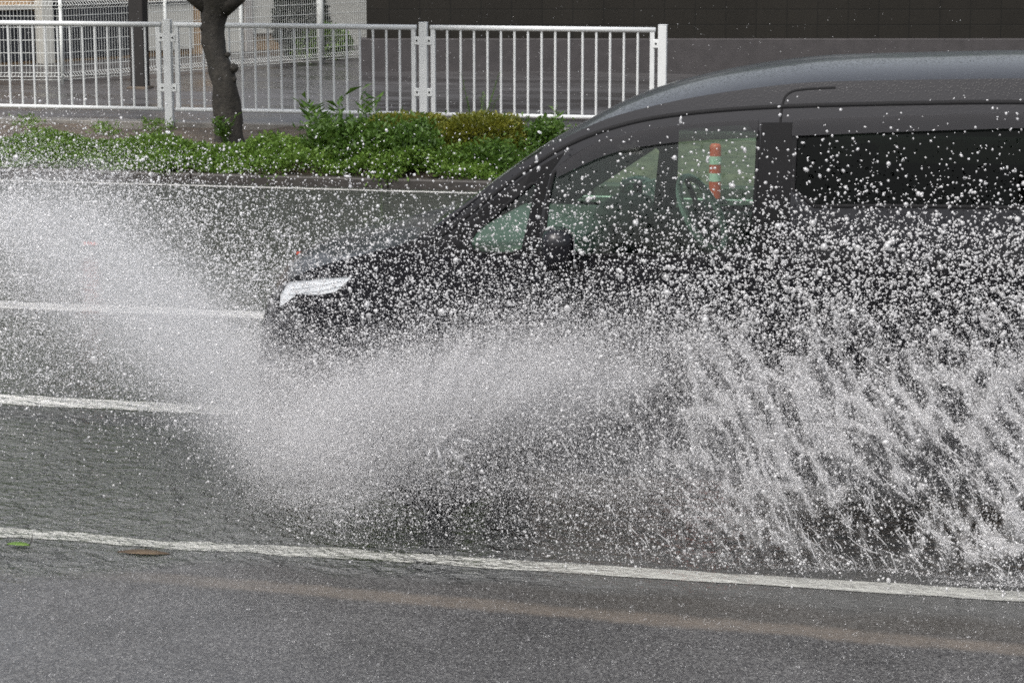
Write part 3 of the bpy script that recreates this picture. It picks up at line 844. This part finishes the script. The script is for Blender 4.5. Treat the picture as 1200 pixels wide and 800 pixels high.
# skins across the car: nose, bonnet, windscreen, roof, tail
def across(i0, i1, name, mat, n=24, cut=None):
    pts = Es[i0:i1+1]; V = []; m = len(pts)
    for j, (x, z) in enumerate(pts):
        g = i0 + j
        a, b = Vector(Es[max(g-1, 0)]), Vector(Es[min(g+1, len(Es)-1)]); t = (b-a).normalized(); nx, nz = -t.y, t.x
        fr = 1 if x < -3.05 else 0
        # how far the middle of the skin stands out from the edge
        k = np.interp(x, [-3.4, -3.2, -3.0, -2.6, -2.45, -1.9, -1.6, -1.2, 1.1, 1.35, 1.5], [.14, .10, .06, .045, .03, .03, .05, .062, .075, .07, .06])
        y0 = side(x, z); y1 = 2*YC - y0
        for q in range(n+1):
            s = .5 - .5*math.cos(math.pi*q/n); e = abs(2*s-1)
            h = k*(1-e**2.8)
            V.append((x + nx*h - CO.x, y0 + (y1-y0)*s - CO.y, z + nz*h - CO.z))
    F = [(j*(n+1)+q, j*(n+1)+q+1, (j+1)*(n+1)+q+1, (j+1)*(n+1)+q) for j in range(m-1) for q in range(n)]
    return MB().add(V, F).build(name, M[mat], CAR, True)
def idx(x, z): return min(range(len(Es)), key=lambda i: (Es[i][0]-x)**2 + (Es[i][1]-z)**2)
iw0, iw1, ir, ib = idx(-2.5, 1.255), idx(-2.05, 1.59), idx(1.3, 1.82), idx(1.47, 1.3)
across(0, iw0, 'bonnet_and_nose', 'paint'); across(iw0, iw1, 'windscreen', 'green_glass'); across(iw1, ir, 'roof', 'paint')
across(ir, ib, 'rear_window', 'privacy_glass'); across(ib, len(Es)-1, 'tailgate', 'paint')
for far in (0, 1):                                   # windscreen pillars, painted, lying along the edge of the glass
    pts = [map3(x, z-.012, -.012, far) for x, z in Es[iw0-1:iw1+4]]
    MB().tube(pts, [.02*min(1, .2+i*.3, .05+(len(pts)-1-i)*.06) for i in range(len(pts))], 10).build('windscreen_pillar', M['paint'], CAR, True)
# bonnet shut line, grille, bumper intake, number plate area left plain
def on_nose(name, z0, z1, half, mat):
    i0, i1 = idx(-3.39, z0), idx(-3.3, z1); V = []; F = []; n = 24
    for g in range(i0, i1+1):
        x, z = Es[g]; k = np.interp(x, [-3.4, -3.2, -3.0], [.14, .10, .06]); y0 = side(x, z); y1 = 2*YC-y0
        for q in range(n+1):
            s_ = .5 + (q/n-.5)*half; e = abs(2*s_-1)
            V.append((x - k*(1-e**2.8) - .004 - CO.x, y0+(y1-y0)*s_ - CO.y, z - CO.z))
    for j in range(i1-i0):
        for q in range(n): F.append((j*(n+1)+q, j*(n+1)+q+1, (j+1)*(n+1)+q+1, (j+1)*(n+1)+q))
    MB().add(V, F).build(name, M[mat], CAR, True)
on_nose('grille', .72, .93, .8, 'blackplastic'); on_nose('bumper_intake', .32, .52, .9, 'blackplastic')
def inbox(name, mat, *b, bevel=.03):
    o = MB().box(*b).build(name, M[mat], CAR, bevel=bevel); o.location = -CO; return o
inbox('underbody', 'rubber', -3.15, 1.3, YC-.60, YC+.60, .19, .235)
inbox('engine_bay', 'rubber', -3.1, -2.42, YC-.60, YC+.60, .236, .93)
inbox('floor', 'interior', -2.3, 1.4, YC-.78, YC+.78, .24, .34)
inbox('bulkhead', 'interior', -2.40, -2.30, YC-.76, YC+.76, .3, 1.12)
inbox('dashboard', 'dash', -2.46, -1.86, YC-.72, YC+.72, .85, 1.195, bevel=.05)
inbox('instrument_hood', 'interior', -1.98, -1.76, YC+.12, YC+.62, 1.12, 1.27, bevel=.05)
inbox('door_lining', 'interior', -2.0, 1.2, YC-.79, YC-.74, .34, 1.17)
inbox('door_lining', 'interior', -2.0, 1.2, YC+.74, YC+.79, .34, 1.17)
inbox('headlining', 'interior', -.95, 1.1, YC-.58, YC+.58, 1.80, 1.82, bevel=.01)
for sx in (-1.0, .0, .85):
    for sy in (-.38, .38):
        s = MB().box(sx-.30, sx+.22, YC+sy-.26, YC+sy+.26, .55, .72).build('seat', M['interior'], CAR, bevel=.05); s.location = -CO
        b = MB().box(sx+.16, sx+.34, YC+sy-.25, YC+sy+.25, .70, 1.32).build('backrest', M['interior'], s, bevel=.06)
        MB().box(sx+.20, sx+.32, YC+sy-.13, YC+sy+.13, 1.34, 1.55).build('headrest', M['interior'], s, bevel=.05)
st = tag(empty('steering_wheel')); st.parent = CAR; st.location = Vector((-1.50, 10.74, 1.205)) - CO; st.rotation_euler = (0, R(62), R(-14))
rim = [( .19*math.cos(2*math.pi*k/40), .19*math.sin(2*math.pi*k/40), 0) for k in range(41)]
MB().tube(rim, .017, 10, cap=False).build('rim', M['steer'], st, True)
sp = MB().lathe([(0, -.03), (.06, -.03), (.07, 0), (.05, .02), (0, .025)], (0, 0, 0), 'z', 20)
for a in (0, math.pi, -math.pi/2): sp.tube([(.05*math.cos(a), .05*math.sin(a), -.005), (.185*math.cos(a), .185*math.sin(a), 0)], .014, 8)
sp.build('spokes', M['interior'], st, True)
MB().tube([(0, 0, -.02), (0, 0, -.30)], .03, 10).build('column', M['interior'], st, True)

# ------------------------------------------------------------------ the splash
def vnoise(x, y, seed):
    r = np.random.default_rng(seed); T = r.random((256, 256))
    xi = np.floor(x).astype(int); yi = np.floor(y).astype(int); fx = x-xi; fy = y-yi
    fx = fx*fx*(3-2*fx); fy = fy*fy*(3-2*fy)
    g = lambda a, b: T[a % 256, b % 256]
    return (g(xi, yi)*(1-fx)+g(xi+1, yi)*fx)*(1-fy) + (g(xi, yi+1)*(1-fx)+g(xi+1, yi+1)*fx)*fy
def fbm(x, y, seed, o=4):
    s = 0; a = .5; n = 0
    for k in range(o): s = s + a*vnoise(x*2**k, y*2**k, seed+k); n += a; a *= .55
    return s/n
# share of the view that water covers in the fan, on a lattice over the fan's own plane
# (columns run from ahead of the car to its middle, 0.36 m apart; rows from the roof line to the road, 0.14 m apart)
ROWS = np.arange(120, 721, 40.); COLS = np.arange(0, 1201, 100.)
COVER = np.array([
 [.06,.03,.01,.005,0,0,.00,.00,.004,.008,.008,.01,.01],
 [.16,.10,.05,.025,.01,.01,.012,.015,.02,.022,.02,.022,.022],
 [.45,.36,.22,.10,.05,.035,.035,.035,.045,.05,.045,.05,.045],
 [.62,.54,.42,.25,.15,.08,.08,.08,.10,.13,.12,.12,.11],
 [.58,.57,.50,.40,.28,.17,.16,.16,.22,.30,.30,.30,.27],
 [.48,.50,.54,.50,.30,.30,.30,.32,.38,.46,.46,.44,.42],
 [.38,.40,.50,.48,.26,.36,.42,.44,.50,.56,.56,.52,.50],
 [.40,.42,.55,.58,.30,.42,.50,.54,.56,.58,.54,.52,.50],
 [.28,.32,.52,.72,.50,.50,.58,.62,.62,.60,.54,.50,.48],
 [.12,.16,.36,.70,.68,.70,.66,.60,.56,.54,.50,.48,.48],
 [.05,.06,.18,.56,.70,.64,.52,.46,.44,.46,.46,.46,.46],
 [.02,.03,.09,.32,.46,.40,.34,.32,.34,.38,.42,.44,.46],
 [.008,.015,.04,.16,.24,.22,.20,.22,.26,.32,.36,.42,.44],
 [.005,.008,.03,.10,.10,.08,.08,.10,.14,.18,.20,.30,.42],
 [.002,.004,.01,.02,.03,.03,.03,.03,.03,.04,.06,.12,.26],
 [0,0,0,0,0,0,0,0,0,0,0,.01,.03]])
COVER[9:13, 5:9] *= .72
COVER[1:5, 6:] *= 1.35
COVER[2:5, 4:6] *= 1.2
def field(G, U, V):
    u = np.clip(U/100, 0, 11.999); v = np.clip((V-120)/40, 0, 14.999)
    i = u.astype(int); j = v.astype(int); a = u-i; b = v-j
    a = a*a*(3-2*a); b = b*b*(3-2*b)
    return (G[j, i]*(1-a)+G[j, i+1]*a)*(1-b) + (G[j+1, i]*(1-a)+G[j+1, i+1]*a)*b
# lattice units -> metres on an upright plane at distance Y from the camera side
def plane(Yp):
    f, th, p = 2700., R(12.7), math.atan(502/2700)
    fw = np.array([-math.sin(th)*math.cos(p), math.cos(th)*math.cos(p), -math.sin(p)]); rt = np.array([math.cos(th), math.sin(th), 0]); up = np.cross(rt, fw)
    def at(U, V):
        d = fw[None]*f + rt[None]*(U-600)[:, None] - up[None]*(V-400)[:, None]
        t = Yp/d[:, 1]; return d[:, 0]*t, 2.6 + d[:, 2]*t
    return at
cell = 3.0
gu, gv = np.meshgrid(np.arange(-30, 1236, cell), np.arange(112, 724, cell))
cov = np.clip(field(COVER, gu, gv), 0, .93)
tau = -np.log(1-cov)
sm = lambda a, b, x: (lambda t: t*t*(3-2*t))(np.clip((x-a)/(b-a), 0, 1))
right = sm(620, 900, gu)*sm(300, 440, gv)
# falling water breaks into a torn net: bright strands round dark holes, drawn out along the flight path
def worley(x, y, seed):
    r = np.random.default_rng(seed); T = r.random((128, 128, 2))
    xi = np.floor(x).astype(int); yi = np.floor(y).astype(int); d1 = np.full(x.shape, 9.); d2 = d1.copy()
    for a in (-1, 0, 1):
        for b in (-1, 0, 1):
            q = T[(xi+a) % 128, (yi+b) % 128]; d = np.hypot(xi+a+q[..., 0]-x, yi+b+q[..., 1]-y)
            d2 = np.where(d < d1, d1, np.minimum(d2, d)); d1 = np.minimum(d1, d)
    return d1, d2
ta = R(57)
al = gu*math.cos(ta) + gv*math.sin(ta); ac = -gu*math.sin(ta) + gv*math.cos(ta)
wx = fbm(gu/50, gv/50, 3)*34; wy = fbm(gu/40, gv/40, 7)*60
n1, n2 = worley((ac+wx)/24, (al+wy)/80, 5)
m1, m2 = worley((ac+wx*.7)/9, (al+wy*.7)/26, 6)
rope = np.clip(np.exp(-((n2-n1)/.20)**2) + .55*np.exp(-((m2-m1)/.22)**2)*(.35+.65*fbm(gu/60, gv/60, 12)), 0, 1.15)
w1 = fbm(gu/70, gv/60, 15)
holes = np.clip((w1-.34)/.26, 0, 1)
cl_r = .16 + (1.75*rope + .25)*(.30 + .85*holes)
# rays in the bow wave fan out from where the front wheel meets the water
ang = np.arctan2(gv-560, gu-480); rad = np.hypot(gu-480, gv-560)
ray = fbm(ang*11, rad/170, 21)
cl_l = .65 + .7*np.clip((ray-.22)/.5, 0, 1)
gen = .55 + .9*fbm(gu/26, gv/22, 31)
clump = right*cl_r + (1-right)*(.5*cl_l + .5*gen)
big = np.clip(sm(380, 880, gu)*sm(450, 300, gv)*1.0 + .35*sm(620, 950, gu) + .35*sm(260, 150, gv), 0, 1)
big = np.maximum(big, .45*sm(330, 430, gu)*sm(440, 330, gv))
leftw = sm(360, 250, gu)

def sample(n, w):
    p = (w/w.sum()).ravel(); k = rng.choice(p.size, n, p=p)
    return gu.ravel()[k] + rng.uniform(-.5, .5, n)*cell, gv.ravel()[k] + rng.uniform(-.5, .5, n)*cell, leftw.ravel()[k]
def place(U, V, lw):
    n = len(U)
    L = rng.random(n) < lw
    Yr = np.where(L, rng.uniform(9.0, 12.2, n), 0)
    # beside the car: a fan that leaves the wheels close to the body and lands near the edge line
    h = np.clip((V-250)/400, 0, 1)
    R_ = 9.36 - .50*h + rng.normal(0, .10, n)
    nose = sm(420, 300, U)
    R_ = R_ + nose*rng.uniform(0, .8, n)
    Yr = np.where(L, Yr, np.clip(R_, 8.55, 9.47 + nose*.9))
    X = np.empty(n); Z = np.empty(n)
    # two reference planes: lattice is laid out once on each, depth is then scattered about it
    for sel, Yp in ((L, 10.4), (~L, 9.15)):
        x, z = plane(Yp)(U[sel], V[sel]); X[sel] = x; Z[sel] = z
    k = np.where(L, (Yr-10.4)/10.4, (Yr-9.15)/9.15)
    X = X*(1+k); Z = 2.6 + (Z-2.6)*(1+k)
    ok = Z > .005
    return np.stack([X, Yr, Z], 1), ok

ICO_V = None
def ico(sub):
    bm = bmesh.new(); bmesh.ops.create_icosphere(bm, subdivisions=sub, radius=1)
    v = np.array([tuple(x.co) for x in bm.verts]); f = np.array([[q.index for q in p.verts] for p in bm.faces]); bm.free(); return v, f
OCT = (np.array([(1,0,0),(-1,0,0),(0,1,0),(0,-1,0),(0,0,1),(0,0,-1)], float), np.array([(0,2,4),(2,1,4),(1,3,4),(3,0,4),(2,0,5),(1,2,5),(3,1,5),(0,3,5)]))
def drops(name, P, r, shape, mat, stretch=.25):
    v, f = shape; n = len(P)
    s = 1 + rng.normal(0, stretch, (n, 3)).clip(-.5, .9)
    ang = rng.uniform(0, 6.28, n); c, q = np.cos(ang), np.sin(ang)
    w = v[None]*s[:, None]*r[:, None, None]
    x = w[..., 0]*c[:, None] - w[..., 2]*q[:, None]; z = w[..., 0]*q[:, None] + w[..., 2]*c[:, None]
    V = np.stack([x, w[..., 1], z], -1) + P[:, None]
    F = (f[None] + (np.arange(n)*len(v))[:, None, None]).reshape(-1, 3)
    return np_mesh(name, V.reshape(-1, 3), F, M[mat], True)
PX = 1/290.                       # one lattice unit in metres at the fan
def population(name, share, rlo, rhi, shape, mat, label, cat, stretch=.25, power=1.0):
    w = tau*clump*share
    r2 = (rlo*rlo + rhi*rhi)/2*.9
    n = int((w.sum()*cell*cell)/(math.pi*r2))
    U, V, lw = sample(n, w)
    P, ok = place(U, V, lw)
    r = (rlo + (rhi-rlo)*rng.random(n)**power)*PX*np.where(lw > .5, 1.08, 1)
    P, r = P[ok], r[ok]
    if rhi > 3:
        k = rng.random(len(P)) < .6; d = rng.normal(size=(k.sum(), 3)); d /= np.linalg.norm(d, axis=1, keepdims=True)
        P = np.concatenate([P, P[k] + d*(r[k]*rng.uniform(.6, 1.7, k.sum()))[:, None]]); r = np.concatenate([r, r[k]*rng.uniform(.3, .75, k.sum())])
        P[:, 1] = np.minimum(P[:, 1], 9.47); P[:, 2] = np.maximum(P[:, 2], .006)
    o = drops(name, P, r, shape, mat, stretch)
    print(name, n)
    return tag(o, label, cat, kind='stuff')
def arm(pts, w):
    d = np.full(gu.shape, 1e9)
    for (ax, ay, aw), (bx, by, bw) in zip(pts[:-1], pts[1:]):
        L2 = (bx-ax)**2 + (by-ay)**2; t = np.clip(((gu-ax)*(bx-ax) + (gv-ay)*(by-ay))/L2, 0, 1)
        d = np.minimum(d, np.hypot(gu-ax-t*(bx-ax), gv-ay-t*(by-ay))/(aw+(bw-aw)*t))
    return np.exp(-d**2)
# the bow sheet leaning forward, the sheet leaving the wheel rearwards, and the torn net behind
bow = arm([(-40, 250, 90), (100, 290, 95), (215, 385, 65), (300, 465, 62), (395, 530, 58)], 1)
wheel = arm([(340, 515, 60), (450, 482, 56), (560, 452, 52), (680, 425, 50), (800, 430, 60)], 1)
tail = .30*sm(700, 900, gu)*sm(330, 420, gv)*sm(650, 560, gv)
streak = .72 + .5*np.clip((ray-.25)/.45, 0, 1)
core = np.clip(bow*sm(250, 420, gv) + wheel, 0, 1)
fine = np.clip(1-.85*big, .1, 1)
population('spray_mist', np.maximum(fine*.8, .42*sm(380, 470, gv))*(1-.5*core), .45, .95, OCT, 'mist', 'fine pale mist of spray thrown up around the front of the minivan', 'spray')
population('spray_droplets', .38 + .34*big, .65, 1.75, ico(1), 'drop', 'white water droplets flying in front of the minivan side', 'droplets', .28)
population('large_water_drops', .015 + .42*big**1.5, .9, 3.5, ico(2), 'bigdrop', 'large bright water drops thrown up beside the minivan windows and doors', 'droplets', .36, 3.4)

TET = (np.array([(1,1,1),(-1,-1,1),(-1,1,-1),(1,-1,-1)], float)*.75, np.array([(0,2,1),(0,1,3),(0,3,2),(1,2,3)]))
under = arm([(330, 560, 45), (480, 560, 55), (700, 560, 60), (900, 580, 60)], 1)
veil = (.80*bow*(.22 + 1.2*sm(270, 430, gv)) + 1.5*wheel*(1-.85*sm(520, 800, gu)) + .14*under)*streak/np.maximum(tau, .12) + tail*(.25 + 1.6*rope)*(.3+.9*holes)
_c = clump.copy(); clump = .75 + .25*gen
population('spray_veil', veil*2.3, .22, .42, TET, 'mist', 'thin white veil of atomised water round the wheels and bow of the splash', 'spray')
clump = _c
# soft mist: fine water that cannot be seen as drops, closed bodies of thin even scattering nested in one another
def mist_mat(name, dens):
    m = bpy.data.materials.new(name); m.use_nodes = True; n = m.node_tree.nodes; n.remove(n['Principled BSDF'])
    v = n.new('ShaderNodeVolumePrincipled'); v.inputs['Color'].default_value = (.97, .975, .99, 1); v.inputs['Density'].default_value = dens; v.inputs['Anisotropy'].default_value = .15
    m.node_tree.links.new(v.outputs[0], n['Material Output'].inputs['Volume']); return m
def mist_body(pts, Y0, Y1, f, ry, tau_c, label, group):
    """pts: (column, row, half width) along the arm; the body tapers at both ends"""
    q = []
    for (a, b) in zip(pts[:-1], pts[1:]):
        for k in range(6): q.append([a[i] + (b[i]-a[i])*k/6 for i in range(3)])
    q.append(list(pts[-1])); n = len(q); K = 20; V = []; F = []
    dens = tau_c/(2*ry*f)
    for i, (u, v, w) in enumerate(q):
        t = i/(n-1); tap = math.sqrt(max(0, 1-abs(2*t-1)**3.0))*.999 + .001
        a = q[max(i-1, 0)]; b = q[min(i+1, n-1)]; L = math.hypot(b[0]-a[0], b[1]-a[1]); nu, nv = -(b[1]-a[1])/L, (b[0]-a[0])/L
        Y = Y0 + (Y1-Y0)*t
        wob = 1 + .10*math.sin(i*1.7+f*9) + .07*math.sin(i*3.1)
        for k in range(K):
            an = 2*math.pi*k/K; r = w*f*tap*wob
            x, z = plane(Y)(np.array([u + nu*r*math.cos(an)]), np.array([v + nv*r*math.cos(an)]))
            V.append((float(x[0]), Y + ry*f*tap*math.sin(an), max(.012, float(z[0]))))
    for i in range(n-1):
        for k in range(K): F.append((i*K+k, i*K+(k+1) % K, (i+1)*K+(k+1) % K, (i+1)*K+k))
    F.append(tuple(range(K-1, -1, -1))); F.append(tuple((n-1)*K+k for k in range(K)))
    tag(MB().add(V, F).build('mist_veil', mist_mat('mist_air', dens), None, True), label, 'mist', group, kind='stuff')
BOW = [(-60, 235, 90), (90, 285, 90), (205, 375, 70), (290, 455, 66), (370, 515, 66), (450, 525, 60)]
WHEEL = [(325, 520, 46), (390, 508, 60), (470, 482, 60), (580, 456, 56), (690, 452, 54), (790, 440, 36)]
BACK = [(420, 560, 40), (600, 545, 65), (800, 530, 80), (1000, 520, 95), (1240, 540, 110)]
for f, tc in ((1.25, .18), (.9, .22), (.55, .26)):
    mist_body(BOW, 10.6, 9.15, f, .40, tc, 'soft white mist of the bow splash ahead of the front wheel', 'layers of the bow mist')
    mist_body(WHEEL, 9.12, 9.18, f, .26, tc*1.35, 'soft white mist thrown sideways by the front wheel', 'layers of the wheel mist')
for f, tc in ((1.1, .09), (.7, .10)):
    mist_body(BACK, 9.1, 9.1, f, .24, tc, 'thin grey mist under the falling water along the sill', 'layers of the sill mist')

# torn sheets of water: thin films between the ropes, with holes
def water_sheet(seed, Yc):
    step = 2.0; u, v = np.meshgrid(np.arange(640, 1236, step), np.arange(395, 690, step))
    i = np.clip(((v-112)/cell).astype(int), 0, gu.shape[0]-1); j = np.clip(((u+30)/cell).astype(int), 0, gu.shape[1]-1)
    a_, c_ = u*math.cos(ta)+v*math.sin(ta), -u*math.sin(ta)+v*math.cos(ta)
    wx_ = fbm(u/50, v/50, 3+seed)*34; wy_ = fbm(u/40, v/40, 7+seed)*60
    if seed == 0: ss = 5
    else: ss = 5 + seed
    p1, p2 = worley((c_+wx_)/24, (a_+wy_)/80, ss)
    film = np.exp(-((p2-p1)/.17)**2)*(.35 + .65*fbm(u/14, v/22, 40+seed))
    film *= np.clip((fbm(u/70, v/60, 15)-.28)/.3, 0, 1)*sm(680, 900, u)*sm(400, 470, v)*np.clip(tau[i, j]*1.8, 0, 1)
    film *= .55 + .9*fbm(u/5, v/8, 50+seed)
    film = np.clip(film*1.0, 0, .75)
    Y = Yc + .10*(fbm(u/60, v/60, 60+seed)-.5) + .03*(fbm(u/9, v/14, 61+seed)-.5) - .45*np.clip((v-250)/400, 0, 1)
    x, z = plane(9.15)(u.ravel(), v.ravel()); k = (Y.ravel()-9.15)/9.15
    V = np.stack([x*(1+k), Y.ravel(), 2.6+(z-2.6)*(1+k)], 1)
    nx = u.shape[1]; ii = (np.arange(u.shape[0]-1)[:, None]*nx + np.arange(nx-1)[None]).ravel()
    F = np.stack([ii, ii+1, ii+nx+1, ii+nx], 1)
    ok = (film.ravel()[F].max(1) > .04) & (V[F][:, :, 2].min(1) > .01)
    F = F[ok]; used, inv = np.unique(F, return_inverse=True)
    o = np_mesh('water_sheet', V[used], inv.reshape(-1, 4), M['film'], True)
    at = o.data.attributes.new('thickness', 'FLOAT', 'POINT'); at.data.foreach_set('value', film.ravel()[used].astype(np.float32))
    tag(o, 'torn sheets of water hanging between the ropes at the right', 'splash', 'torn water sheets', kind='stuff')
def film_mat():
    t = NT('film'); at = t.node('ShaderNodeAttribute'); at.attribute_name = 'thickness'
    di = t.node('ShaderNodeBsdfDiffuse'); di.inputs[0].default_value = (.9, .9, .91, 1); tl = t.node('ShaderNodeBsdfTranslucent'); tl.inputs[0].default_value = (.9, .9, .91, 1)
    m1 = t.node('ShaderNodeMixShader'); m1.inputs[0].default_value = .45; t.link(di.outputs[0], m1.inputs[1]); t.link(tl.outputs[0], m1.inputs[2])
    gl = t.node('ShaderNodeBsdfGlossy'); gl.inputs['Roughness'].default_value = .12
    nb = t.bump(t.noise(90, 3), .8, .01); t.link(nb, gl.inputs['Normal'])
    m3 = t.node('ShaderNodeMixShader'); m3.inputs[0].default_value = .2; t.link(m1.outputs[0], m3.inputs[1]); t.link(gl.outputs[0], m3.inputs[2])
    tr = t.node('ShaderNodeBsdfTransparent'); m2 = t.node('ShaderNodeMixShader')
    t.link(at.outputs['Fac'], m2.inputs[0]); t.link(tr.outputs[0], m2.inputs[1]); t.link(m3.outputs[0], m2.inputs[2]); t.link(m2.outputs[0], t.out.inputs['Surface'])
    return t.m
M['film'] = film_mat()
water_sheet(0, 9.36); water_sheet(11, 9.44)

# ropes of water in the falling curtain
def ropes():
    wt = tau*right*np.clip(rope, 0, 1)**2*sm(400, 500, gv) 
    n = 1300; U, V, lw = sample(n, wt); m = MB()
    P0, ok = place(U, V, lw*0)
    for p, k in zip(P0, ok):
        if not k: continue
        l = random.uniform(.02, .11); a = R(random.gauss(-58, 16)); b = random.gauss(0, .22)
        pts = []
        for q in range(5):
            t = q/4; aa = a + b*(t-.5)
            pts.append(p + np.array([math.cos(aa)*l*(t-.5), random.uniform(-.004, .004), math.sin(aa)*l*(t-.5)]))
        if min(q[2] for q in pts) < .003: continue
        r = random.uniform(.0008, .0024)
        m.tube(pts, [r*.3, r*random.uniform(.6, 1.1), r, r*random.uniform(.6, 1.2), r*.3], 5)
    tag(m.build('water_ropes', M['drop'], None, True), 'thin twisted ropes of water in the falling curtain at the right', 'splash', kind='stuff')
ropes()

# raindrop crowns and foam on the road surface
def rain():
    P = []; r = []
    for _ in range(420):
        x = random.uniform(-4.6, .4); y = random.choice([random.uniform(7.0, 8.8), random.uniform(7.2, 8.7), random.uniform(8.8, 9.4)])
        k = random.randint(4, 14); R0 = random.uniform(.004, .022)
        for i in range(k):
            a = random.uniform(0, 6.28); P.append((x + R0*math.cos(a), y + R0*math.sin(a)*1.3, .004 + random.random()*R0*1.2)); r.append(random.uniform(.0006, .0019))
    n = 5200                                        # stray drops over the whole road
    x = rng.uniform(-4.8, .5, n); y = 7.0 + 2.1*rng.random(n)
    for a, b in zip(x, y): P.append((a, b, .003)); r.append(random.uniform(.0008, .0022))
    n = 3500                                        # rain in the air
    for _ in range(n): P.append((random.uniform(-9, .2), random.uniform(8.6, 20), random.uniform(.1, 1.9))); r.append(random.uniform(.001, .003))
    # foam ridges left by the wheels, parallel to the kerb
    for y0, x0, x1, k in ((9.02, -1.1, .3, 1500), (8.94, -.35, .3, 1200), (9.10, -2.2, .2, 800)):
        t = rng.random(k)
        for q in t:
            xx = x0 + (x1-x0)*q**.7; P.append((xx, y0 + .02*math.sin(xx*9) + random.gauss(0, .012), abs(random.gauss(.006, .006)))); r.append(random.uniform(.001, .0034))
    tag(drops('rain_splashes', np.array(P), np.array(r), OCT, 'drop'), 'rain drops and tiny splash crowns all over the wet road', 'rain', kind='stuff')
rain()

# ------------------------------------------------------------------ light, sky, camera
w = bpy.data.worlds.new('World'); sc.world = w; w.use_nodes = True
nt = w.node_tree; bg = nt.nodes['Background']
sky = nt.nodes.new('ShaderNodeTexSky'); sky.sky_type = 'NISHITA'; sky.sun_disc = False
EL, AZ = R(58), R(200)
sky.sun_elevation = EL; sky.sun_rotation = AZ; sky.air_density = 1.2; sky.dust_density = 6; sky.ozone_density = 1
hs = nt.nodes.new('ShaderNodeHueSaturation'); hs.inputs['Saturation'].default_value = .36
nt.links.new(sky.outputs[0], hs.inputs['Color']); nt.links.new(hs.outputs[0], bg.inputs[0])
bg.inputs[1].default_value = .15
sl = bpy.data.lights.new('sun', 'SUN'); sl.energy = .5; sl.angle = R(25); sl.color = (1, .98, .95)
so = link(bpy.data.objects.new('sun', sl))
sd = Vector((math.sin(AZ)*math.cos(EL), math.cos(AZ)*math.cos(EL), math.sin(EL)))
so.rotation_euler = (-sd).to_track_quat('-Z', 'Y').to_euler()

cam = bpy.data.cameras.new('camera'); cam.lens = 36*2700/1200; cam.sensor_width = 36; cam.clip_end = 2000; cam.clip_start = .05
co = link(bpy.data.objects.new('camera', cam)); co.location = (0, 0, 2.6)
p = math.atan(502/2700); th = R(12.7)
co.rotation_euler = (math.pi/2 - p, 0, th)
sc.camera = co
cam.dof.use_dof = False

vs_ = sc.view_settings; vs_.view_transform = 'Standard'; vs_.look = 'None'; vs_.exposure = .75; vs_.gamma = 1; vs_.use_curve_mapping = False
sc.render.engine = 'CYCLES'; sc.cycles.use_denoising = False; sc.cycles.pixel_filter_type = 'BLACKMAN_HARRIS'; sc.cycles.filter_width = 1.8
sc.cycles.volume_bounces = 4; sc.cycles.max_bounces = 12; sc.cycles.transparent_max_bounces = 16; sc.cycles.diffuse_bounces = 8
sc.cycles.caustics_reflective = False; sc.cycles.caustics_refractive = False; sc.cycles.sample_clamp_indirect = 4
